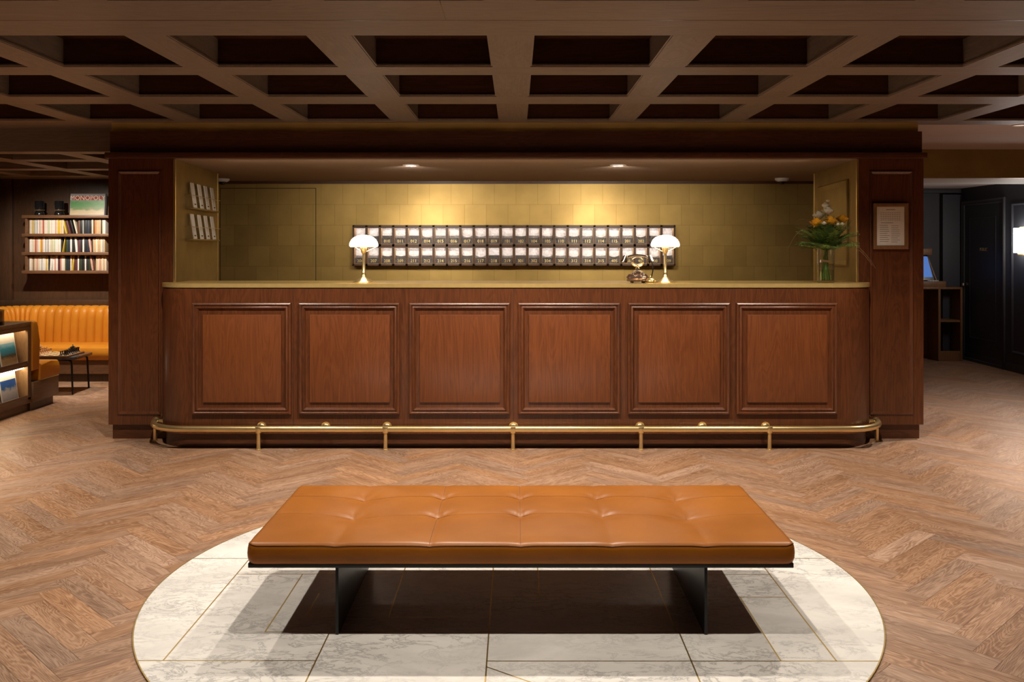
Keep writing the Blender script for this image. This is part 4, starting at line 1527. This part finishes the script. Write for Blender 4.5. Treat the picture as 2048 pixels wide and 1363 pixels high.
cbx, cby, cbz = -4.705, 9.455, 0.378
SQ = 0.046
cb_ = thing('chess_board', 'wooden chess board set out on the black coffee table', 'chess board', (cbx, cby, cbz), math.radians(4))
MB().box(-4.5 * SQ, 4.5 * SQ, -4.5 * SQ, 4.5 * SQ, 0, 0.014, bevel=0.002).build('board', 'square_dark', cb_)
m = MB()
for i in range(8):
    for j in range(8):
        if (i + j) % 2:
            m.box((i - 4) * SQ, (i - 3) * SQ, (j - 4) * SQ, (j - 3) * SQ, 0.0135, 0.0145)
m.build('pale_squares', 'square_light', cb_, smooth=False)
PRO = {
    'pawn': [(0, 0), (0.0145, 0), (0.0145, 0.004), (0.011, 0.008), (0.006, 0.016), (0.0055, 0.024), (0.009, 0.027), (0.006, 0.029), (0.0085, 0.034), (0.0085, 0.038), (0.005, 0.043), (0, 0.044)],
    'rook': [(0, 0), (0.016, 0), (0.016, 0.005), (0.012, 0.010), (0.009, 0.020), (0.009, 0.034), (0.0125, 0.037), (0.0125, 0.048), (0.009, 0.048), (0.009, 0.044), (0, 0.044)],
    'bishop': [(0, 0), (0.016, 0), (0.016, 0.005), (0.011, 0.010), (0.006, 0.024), (0.006, 0.036), (0.011, 0.039), (0.006, 0.042), (0.010, 0.050), (0.006, 0.060), (0.003, 0.063), (0.004, 0.066), (0, 0.069)],
    'queen': [(0, 0), (0.018, 0), (0.018, 0.006), (0.012, 0.011), (0.007, 0.028), (0.0065, 0.046), (0.012, 0.049), (0.007, 0.052), (0.0125, 0.068), (0.008, 0.067), (0.004, 0.073), (0, 0.076)],
    'king': [(0, 0), (0.018, 0), (0.018, 0.006), (0.012, 0.011), (0.0075, 0.030), (0.007, 0.050), (0.0125, 0.053), (0.008, 0.056), (0.0125, 0.073), (0.005, 0.078), (0.003, 0.082), (0.0055, 0.086), (0.003, 0.092), (0, 0.094)],
}


def piece_mesh(kind, mat):
    m = MB()
    if kind == 'knight':
        m.lathe([(0, 0), (0.016, 0), (0.016, 0.005), (0.012, 0.010), (0.010, 0.016), (0, 0.017)], seg=18)
        m.tube([(0.0, 0, 0.012), (-0.003, 0, 0.028), (0.001, 0, 0.044), (0.009, 0, 0.050), (0.016, 0, 0.042)], [0.010, 0.009, 0.009, 0.008, 0.005], 10)
    else:
        m.lathe(PRO[kind], seg=18)
    return m


order = ['rook', 'knight', 'bishop', 'queen', 'king', 'bishop', 'knight', 'rook']
rot4 = Matrix.Rotation(math.radians(4), 4, 'Z')
cache = {}
for colr, mat, back_i, pawn_i in (('dark', 'chess_dark', 7, 6), ('pale', 'chess_light', 0, 1)):
    for j in range(8):
        for kind, i in ((order[j], back_i), ('pawn', pawn_i)):
            p = rot4 @ Vector(((i - 3.5) * SQ, (j - 3.5) * SQ, 0.0146))
            key = (kind, colr)
            if key not in cache:
                o = piece_mesh(kind, mat).build('chess_' + kind, mat)
                cache[key] = o
            else:
                o = cache[key].copy()
                COL.objects.link(o)
            o.location = (cbx + p.x, cby + p.y, cbz + p.z)
            if kind == 'pawn':
                lab = '%s chess pawn, %s from the viewer in its line on the board' % (colr, ordinal(j + 1))
            elif kind in ('king', 'queen'):
                lab = '%s wooden chess %s in the end line of the board' % (colr, kind)
            else:
                lab = '%s wooden chess %s in the end line, %s side' % (colr, kind, 'near' if j < 4 else 'far')
            tag(o, lab, 'chess piece', colr + ' chess pieces')

# ------------------------------------------------------------------ book shelves
SY0, SY1 = 10.55, 10.775
PXM = F / SY0
SX0, SX1 = (43 - CX) / PXM, -4.30
shelf = thing('book_shelf', 'dark wood wall shelf of four boards full of paperbacks in the lounge', 'bookshelf', ((SX0 + SX1) / 2, (SY0 + SY1) / 2, 1.17))
SZ = [1.5 - (v - CY) / PXM for v in (430, 467, 504, 541)]
for z in SZ:
    under(MB().box(SX0, SX1, SY0, SY1, z - 0.033, z, bevel=0.002).build('shelf_board', 'shelf_wood', shelf), shelf)
for (zt, zb) in zip(SZ, SZ[1:]):
    under(MB().box(SX0 + 0.03, SX0 + 0.055, SY0 + 0.02, SY1, zb, zt - 0.033).build('upright', 'shelf_wood', shelf), shelf)
BC = {
    'c': ('cream', (0.70, 0.60, 0.46)), 'w': ('white', (0.78, 0.74, 0.68)), 'y': ('yellow', (0.66, 0.46, 0.06)), 'r': ('red', (0.45, 0.07, 0.035)),
    'p': ('pink', (0.62, 0.34, 0.26)), 'g': ('grey', (0.36, 0.38, 0.38)), 'k': ('black', (0.018, 0.016, 0.016)), 'n': ('navy', (0.02, 0.028, 0.05)),
    't': ('tan', (0.52, 0.37, 0.21)), 'b': ('brown', (0.11, 0.045, 0.022)), 'l': ('pale green', (0.50, 0.55, 0.34)), 'o': ('orange', (0.62, 0.22, 0.05)),
    'd': ('dark green', (0.03, 0.045, 0.02)), 'u': ('maroon', (0.10, 0.03, 0.035)),
}
for k, (nm, c) in BC.items():
    M['book_' + k] = plain(nm + ' book cover', c, 0.5, noise=0.08, nscale=60)
# code, width in photo pixels, lean in degrees
ROWS = [
    [('c', 2.6, 0), ('c', 2.6, 0), ('t', 2.4, 0), ('y', 2.4, 0), ('g', 2.0, 0), ('w', 2.2, 0), ('g', 2.4, 0), ('w', 3.2, 0), ('p', 2.2, 0), ('c', 2.4, 0), ('c', 2.4, 0), ('r', 2.6, 0), ('c', 2.6, 0), ('w', 3.0, 0), ('c', 3.2, 0), ('l', 2.8, 0),
     ('w', 3.0, 0), ('c', 2.0, 0), ('w', 2.8, 0), ('w', 3.0, 0), ('p', 2.4, 0), ('c', 2.8, 0), ('y', 2.6, 0), ('y', 2.6, 0), ('c', 2.2, 0), ('y', 2.0, 0), ('c', 3.0, 0), ('y', 2.8, 13), ('u', 4.0, 15), ('k', 3.2, 15), ('c', 2.6, 14), ('b', 5.0, 0), ('k', 5.0, 0),
     ('g', 2.4, 0), ('k', 6.0, 0), ('n', 5.5, 0), ('k', 5.0, 0), ('c', 3.0, 0), ('b', 3.4, 0), ('o', 2.6, 0), ('t', 3.4, 0), ('t', 3.2, 0), ('t', 3.2, 0), ('k', 2.6, 0), ('c', 3.2, 0), ('w', 3.0, 0)],
    [('w', 3.0, 0), ('w', 2.6, 0), ('c', 3.0, 0), ('c', 2.6, 0), ('r', 2.4, 0), ('p', 2.4, 0), ('c', 2.6, 0), ('w', 3.0, 0), ('y', 2.2, 0), ('o', 2.8, 0), ('c', 2.2, 0), ('w', 3.2, 0), ('g', 2.0, 0), ('w', 2.8, 0), ('k', 1.6, 0), ('w', 3.0, 0), ('c', 3.0, 0),
     ('l', 2.8, 0), ('c', 2.8, 0), ('l', 2.4, 0), ('w', 3.0, 0), ('w', 2.8, 0), ('c', 2.6, 0), ('w', 2.8, 0), ('k', 3.0, 0), ('y', 1.6, -9), ('d', 5.0, 0), ('n', 5.0, 0), ('w', 3.2, 0), ('k', 6.6, 0), ('w', 4.0, 5), ('u', 5.5, 0), ('k', 4.4, 0), ('w', 3.2, 0), ('k', 5.0, 0), ('n', 5.0, 0),
     ('p', 3.8, 7), ('k', 2.4, 0), ('t', 3.0, 0), ('t', 3.2, 0), ('c', 3.0, 0), ('t', 3.2, 0), ('t', 3.0, 0), ('c', 3.0, 0), ('g', 2.6, 0), ('t', 3.0, 0)],
    [('w', 3.2, 0), ('c', 3.2, 0), ('b', 1.6, 0), ('t', 3.0, 0), ('c', 3.2, 0), ('p', 3.0, 0), ('c', 3.4, 0), ('w', 3.6, 0), ('g', 2.0, 0), ('w', 3.4, 0), ('w', 3.2, 0), ('y', 2.4, 0), ('c', 3.0, 0), ('k', 3.0, 0), ('w', 4.0, -3), ('w', 4.0, 0), ('p', 3.4, 0), ('w', 3.6, 0), ('u', 5.4, 0), ('p', 3.2, 0), ('w', 3.4, 0), ('c', 2.8, 0),
     ('d', 3.4, 0), ('n', 4.4, 0), ('k', 3.0, 0), ('c', 2.8, 0), ('y', 2.4, -6), ('u', 6.4, 0), ('w', 3.0, 0), ('d', 5.6, 0), ('k', 6.0, 0), ('w', 3.0, 0), ('k', 4.6, 0), ('d', 4.6, 0), ('p', 3.4, 8), ('b', 2.6, 8), ('t', 3.0, 0), ('c', 3.2, 0), ('p', 3.2, 0), ('t', 3.2, 0), ('c', 3.0, 0), ('t', 3.0, 0), ('c', 3.0, 0)],
]
RN = ('top', 'middle', 'bottom')
X_BOOK_END = SX1 - 0.02
for r_, (row_, z) in enumerate(zip(ROWS, SZ[1:])):
    x = SX0 + 0.060
    cnt = 0
    for code, w, lean in row_:
        bw = w / PXM * 0.965
        rr = random.Random(r_ * 100 + cnt)
        dark = code in 'kndub'
        bh = rr.uniform(0.160, 0.172) if not dark else rr.uniform(0.150, 0.170)
        bd = 0.12
        yf = SY0 + (0.055 if not dark else 0.06) + rr.uniform(0, 0.006)
        la = math.radians(lean)
        span = bw / math.cos(la) + bh * abs(math.sin(la)) * 0.0
        if lean > 0:
            # leans left at the top
            x += bh * math.sin(la) * 0.55
        if x + span > X_BOOK_END:
            break
        m = MB()
        m.box(0, bw, 0, bd, 0, bh, bevel=min(0.0015, bw * 0.2), mi=0)
        m.box(bw * 0.15, bw * 0.85, 0.004, bd + 0.0005, bh - 0.003, bh + 0.0004, mi=1)
        o = m.build('book', ['book_' + code, 'paper'])
        if lean > 0:
            o.rotation_euler = (0, -la, 0)
            o.location = (x, yf, z + 0.0005)
        elif lean < 0:
            o.rotation_euler = (0, -la, 0)
            o.location = (x, yf, z + 0.0005 + bw * math.sin(-la))
        else:
            o.location = (x, yf, z + 0.0005)
        cnt += 1
        nm = BC[code][0]
        tag(o, '%s paperback%s, %s book from the left on the %s row of the wall shelf' % (nm, ' leaning' if lean else '', ordinal(cnt), RN[r_]), 'book', 'paperbacks on the ' + RN[r_] + ' row')
        x += span + (bh * math.sin(-la) if lean < 0 else 0) + 0.0004
# things on the top board
for px, lab in ((70, 'left one of two dark glass hurricane holders with a brass disc on the top board'), (110, 'right one of two dark glass hurricane holders, next to the game box')):
    t = thing('hurricane_lamp', lab, 'candle holder', ((px - CX) / PXM, SY0 + 0.10, SZ[0]), 0, 'hurricane holders')
    MB().lathe([(0, 0), (0.052, 0), (0.054, 0.008), (0.050, 0.03), (0.036, 0.055), (0, 0.056)], seg=28).build('foot', 'smoke_glass', t)
    MB().lathe([(0, 0.056), (0.056, 0.056), (0.058, 0.060), (0.056, 0.064), (0, 0.064)], seg=32).build('brass_disc', 'brass', t)
    MB().lathe([(0, 0.064), (0.042, 0.064), (0.048, 0.09), (0.049, 0.165), (0.046, 0.165), (0.045, 0.09), (0.038, 0.070), (0, 0.068)], seg=28).build('chimney', 'smoke_glass', t)
gw, gh = 70 / PXM, 44 / PXM
gm = thing('board_game', 'board game box with a red title banner on the top shelf board', 'board game', ((169 - CX) / PXM, SY0 + 0.06, SZ[0]))
M['game_grey'] = plain('grey box print', (0.34, 0.33, 0.34), 0.45)
M['game_red'] = plain('red banner', (0.30, 0.025, 0.010), 0.45)
M['game_cream'] = plain('cream print', (0.85, 0.72, 0.56), 0.5)
M['game_green'] = picture_mat('green box picture', [(0.0, (0.52, 0.40, 0.24)), (0.30, (0.42, 0.36, 0.22)), (0.42, (0.20, 0.22, 0.10)), (0.55, (0.10, 0.24, 0.08)), (0.8, (0.07, 0.24, 0.07)), (1.0, (0.16, 0.30, 0.13))], 7.0, 0.55)
rx = Matrix.Rotation(math.radians(-6), 4, 'X')
gb = MB().box(-gw / 2, gw / 2, 0, 0.055, 0, gh, bevel=0.002, mat=rx).build('box', 'game_grey', gm)
MB().box(-gw / 2 + 0.006, gw / 2 - 0.006, -0.0012, 0.001, 0.006, gh * 0.68, mat=rx).build('cover_picture', 'game_green', gb)
MB().box(-gw * 0.43, gw * 0.43, -0.002, 0.001, gh * 0.70, gh * 0.89, mat=rx).build('title_banner', 'game_red', gb)
o = text_mesh('MONOPOLY', 0.072, 'title_text', 'game_cream', (0, 0, 0), (0, 0, 0), gb, 0.0006)
o.data.transform(rx @ Matrix.Translation((0, -0.0028, gh * 0.795)) @ Matrix.Rotation(PI / 2, 4, 'X'))
g2 = thing('board_game', 'brown boxed game half hidden behind the left pier edge', 'board game', ((226 - CX) / PXM, SY0 + 0.06, SZ[0]))
M['game_brown'] = picture_mat('brown box picture', [(0.0, (0.10, 0.07, 0.05)), (0.35, (0.30, 0.16, 0.07)), (0.6, (0.16, 0.10, 0.09)), (1.0, (0.30, 0.28, 0.26))], 8.0, 0.6)
MB().box(-0.085, 0.085, 0, 0.05, 0, 0.235, bevel=0.002, mat=rx).build('box', 'game_brown', g2)
MB().lathe([(0.018, 0), (0.030, 0), (0.030, 0.002), (0.018, 0.002)], seg=24, mat=rx @ Matrix.Translation((-0.045, -0.001, 0.195)) @ Matrix.Rotation(PI / 2, 4, 'X')).build('round_emblem', 'game_cream', g2)

# ------------------------------------------------------------------ corridor on the right
cs = thing('console_shelf', 'open oak console unit with a divider and one shelf in the corridor', 'console', (5.2, 12.1, 0))
CX1, CYF = 5.78, 11.97
CXL = 4.65
t_ = 0.028
mb = MB()
mb.box(CXL, CX1, CYF, 12.30, 0.930, 0.957, bevel=0.002)
under(mb.build('console_top', 'oak_mid', cs), cs)
for xa in (CX1 - t_, (1879 - CX) * CYF / F - t_ / 2, CXL):
    under(MB().box(xa, xa + t_, CYF, 12.30, 0.0, 0.930).build('side_panel', 'oak_mid', cs), cs)
under(MB().box((1879 - CX) * CYF / F + t_ / 2, CX1 - t_, CYF + 0.01, 12.30, 0.505, 0.53).build('shelf', 'oak_mid', cs), cs)
under(MB().box((1879 - CX) * CYF / F + t_ / 2, CX1 - t_, CYF + 0.005, CYF + 0.025, 0.0, 0.13).build('kick_board', 'oak_mid', cs), cs)
under(MB().box(CXL + t_, CX1 - t_, 12.29, 12.30, 0.0, 0.93).build('back_panel', 'shelf_wood', cs), cs)

ar = thing('arcade_cabinet', 'small wooden tabletop arcade machine with a blue screen on the console', 'arcade machine', ((1838 - CX) * 12.1 / F, 12.1, 0.957))
A1 = (1885 - 1838) * 11.98 / F
m = MB().box(-A1, A1, -0.11, 0.16, 0.0, 0.075, bevel=0.003)
m.build('control_box', 'oak_mid', ar)


def side(xa, xb):
    prof = [(-0.02, 0.075), (0.16, 0.075), (0.16, 0.50), (0.02, 0.50), (0.0, 0.43), (0.045, 0.38)]
    m = MB()
    A = [m.bm.verts.new((xa, a, b)) for a, b in prof]
    B = [m.bm.verts.new((xb, a, b)) for a, b in prof]
    n = len(prof)
    for i in range(n):
        m.bm.faces.new((A[i], A[(i + 1) % n], B[(i + 1) % n], B[i]))
    m.bm.faces.new(A)
    m.bm.faces.new(B)
    return m


for s in (-1, 1):
    # side cheeks splay in towards the marquee
    o = side(s * 0.225 - 0.008, s * 0.225 + 0.008).build('side_cheek', 'oak_mid', ar)
    for v in o.data.vertices:
        v.co.x -= s * 0.12 * (v.co.z - 0.075) / 0.42
m = MB().box(-0.158, 0.158, -0.03, 0.10, 0.415, 0.50, bevel=0.004)
m.build('marquee', 'oak_mid', ar)
bz = MB().face([(-0.205, 0.0, 0.085), (0.205, 0.0, 0.085), (0.135, 0.052, 0.405), (-0.135, 0.052, 0.405)]).build('screen_bezel', 'black', ar)
MB().face([(-0.178, 0.001, 0.125), (0.178, 0.001, 0.125), (0.128, 0.044, 0.395), (-0.128, 0.044, 0.395)]).build('screen', 'screen', bz)
for k, (dx, dy) in enumerate(((0.10, -0.055), (0.13, -0.06), (0.16, -0.052), (0.19, -0.045), (0.11, -0.085), (0.145, -0.085), (0.178, -0.08), (0.21, -0.075))):
    MB().lathe([(0, 0.075), (0.014, 0.075), (0.013, 0.084), (0.009, 0.087), (0, 0.088)], c=(dx, dy, 0), seg=16).build('push_button', 'white_plastic', ar)

# dark panelled bay beside the console and skirting/crown lines
struct(MB().box((1885 - CX) * 12.25 / F, XR, 12.24, 12.32, 0, 2.17), 'wall_bay', 'navy')
mb = MB().box(PIER_OUT, XR, 12.24, 12.32, 2.19, 2.25, bevel=0.01)
struct(mb, 'trim_7', 'slate')
mb = MB().box(XR - 0.012, XR, YB, 12.24, 0, 0.10, bevel=0.003)
struct(mb, 'baseboard_right', 'navy')
# door in the right wall
d2 = struct(MB().box(XR - 0.006, XR - 0.001, 11.22, 12.16, 0.005, 2.02), 'door_2', 'navy')
mat = Matrix.Translation((XR, 0, 0)) @ Matrix.Rotation(-PI / 2, 4, 'Z')
# local frame: x runs towards the viewer, -y into the room


def on_right(xa, xb, z0, z1, prof):
    return MB().ring_frame(-xb, -xa, z0, z1, 0.0, prof, mat=mat)


on_right(11.15, 12.21, -0.02, 2.08, [(0, 0), (0, 0.022), (0.012, 0.028), (0.03, 0.018), (0.05, 0.02), (0.062, 0.012), (0.064, 0.0)]).build('door_frame', 'slate', d2)
on_right(11.36, 12.02, 0.30, 1.86, [(0, 0), (0, 0.009), (0.01, 0.012), (0.022, 0.006), (0.024, 0.006)]).build('door_moulding', 'navy', d2)
kn = MB().lathe([(0, 0), (0.026, 0), (0.026, 0.006), (0.010, 0.010), (0.010, 0.035), (0.022, 0.042), (0.027, 0.055), (0.022, 0.068), (0, 0.072)], seg=24, mat=Matrix.Translation((XR - 0.006, 12.08, 0.985)) @ Matrix.Rotation(-PI / 2, 4, 'Y'))
kn.build('door_knob', 'chrome', d2)
o = text_mesh('PUBLIC', 0.058, 'door_lettering', 'gold_letter', (0, 0, 0), (0, 0, 0), d2, 0.001)
o.data.transform(Matrix.Translation((XR - 0.008, 11.66, 1.445)) @ Matrix.Rotation(-PI / 2, 4, 'Z') @ Matrix.Rotation(PI / 2, 4, 'X'))
# panel moulding right of the door
p2 = struct(on_right(9.4, 11.0, 0.22, 2.0, [(0, 0), (0, 0.012), (0.012, 0.016), (0.026, 0.006), (0.03, 0)]), 'trim_8', 'navy')

sc = thing('wall_sconce', 'glowing white box wall sconce with brass holder on the dark right wall', 'wall lamp', (XR, 10.64, 1.555))
sw, sd, shh = 0.13, 0.12, 0.142
MB().box(-sd, -0.02, -sw / 2 - 0.05, sw / 2 + 0.05, -shh, shh, bevel=0.006).build('glass_shade', 'sconce_glass', sc)
m = MB().box(-0.10, -0.001, -0.06, 0.06, -shh - 0.028, -shh - 0.002, bevel=0.003)
m.box(-0.02, -0.001, -0.035, 0.035, -0.20, 0.20, bevel=0.003)
m.box(-0.08, -0.001, -0.05, 0.05, shh + 0.002, shh + 0.016, bevel=0.003)
m.build('bracket', 'brass_satin', sc)

# ------------------------------------------------------------------ lights of the room
def spot(x, y, z, power, size=95, blend=0.9, radius=0.035, col=(1.0, 0.885, 0.75), aim=None):
    l = bpy.data.lights.new('downlight', 'SPOT')
    l.energy = power
    l.spot_size = math.radians(size)
    l.spot_blend = blend
    l.shadow_soft_size = radius
    l.color = col
    o = bpy.data.objects.new('downlight', l)
    COL.objects.link(o)
    o.location = (x, y, z)
    if aim is not None:
        d = Vector(aim) - Vector((x, y, z))
        o.rotation_euler = d.to_track_quat('-Z', 'Y').to_euler()
    return o


ZL = CEIL + DEPTH - 0.02
LX = (-3.76, -2.10, -0.44, 0.40, 2.08, 3.76)
for x in LX[1:-1]:
    spot(x, 5.59, ZL, 180, 130, 0.7, 0.03)
for x in (-4.60, 4.60):
    spot(x, 5.59, ZL, 440, 88, 0.8, 0.03)
for x in LX:
    spot(x, 3.28, ZL, 82, 100, 1.0, 0.025)
for x in (-1.28, 1.24):
    spot(x, -1.0, ZL, 12, 110, 1.0)  # weak fill added behind the viewer, no known downlight there
# niche: narrow wall washers and wider general light from the same two fittings
for px in (822, 1236):
    x = (px - CX) * NLY / F
    spot(x, NLY, NICHE_Z - 0.02, 80, 44, 1.0, 0.015, aim=(x * 1.14, GOLD_Y, 1.28))
    spot(x, NLY, NICHE_Z - 0.02, 45, 140, 1.0, 0.015, aim=(x * 1.2, 8.9, 0.9))
# unseen strip added behind the lintel to light brochures, cheeks and gold wall
al = bpy.data.lights.new('niche_fill_strip', 'AREA')
al.shape = 'RECTANGLE'
al.size, al.size_y = 4.6, 0.03
al.spread = math.radians(110)
al.energy = 32
al.color = (1.0, 0.86, 0.70)
ao = bpy.data.objects.new('niche_fill_strip', al)
COL.objects.link(ao)
ao.location = (0, 7.215, NICHE_Z - 0.006)
ao.rotation_euler = Vector((0, 0.75, -0.72)).to_track_quat('-Z', 'Y').to_euler()
# lounge and corridor
for x in (-5.12, -4.25):
    spot(x, 9.41, 2.262, 150, 122, 0.7, aim=(x, 10.2, 0.85))
spot(-4.15, 8.05, 2.38, 80, 110, 0.8)
spot((2042 - CX) * ly / F, ly, CEIL - 0.02, 190, 100, col=(1.0, 0.9, 0.82))
spot(4.9, 8.6, CEIL - 0.02, 70, 100, col=(1.0, 0.9, 0.82))  # extra light added for bounce on the right ceiling and floor, no fitting here
# lamps inside the two counter lamp shades throw light down on the brass
for px in (727.5, 1330.5):
    l = bpy.data.lights.new('lamp_bulb', 'POINT')
    l.energy = 0.4
    l.shadow_soft_size = 0.03
    l.color = (1.0, 0.88, 0.70)
    o = bpy.data.objects.new('lamp_bulb', l)
    COL.objects.link(o)
    o.location = ((px - CX) * 7.0 / F, 7.0, CT + 0.285)

w = bpy.data.worlds.new('World')
SC.world = w
w.use_nodes = True
w.node_tree.nodes['Background'].inputs[0].default_value = (1.0, 0.86, 0.72, 1)
w.node_tree.nodes['Background'].inputs[1].default_value = 0.02

# ------------------------------------------------------------------ camera
cam = bpy.data.cameras.new('Camera')
cam.sensor_width = 36.0
cam.lens = F / 2048 * 36.0
cam.shift_x = -(CX - 1024.0) / 2048
cam.shift_y = (CY - 681.5) / 2048
cam.clip_start = 0.05
co = bpy.data.objects.new('Camera', cam)
COL.objects.link(co)
co.location = (0, 0, CH)
co.rotation_euler = (PI / 2, 0, 0)
SC.camera = co

SC.view_settings.view_transform = 'Standard'
SC.view_settings.look = 'None'
SC.view_settings.gamma = 1.0
SC.view_settings.exposure = 0.0
SC.view_settings.use_curve_mapping = False
SC.cycles.max_bounces = 8
SC.cycles.diffuse_bounces = 5
SC.cycles.glossy_bounces = 4
SC.cycles.transmission_bounces = 8
SC.cycles.sample_clamp_indirect = 6.0
SC.cycles.caustics_reflective = False
SC.cycles.caustics_refractive = False
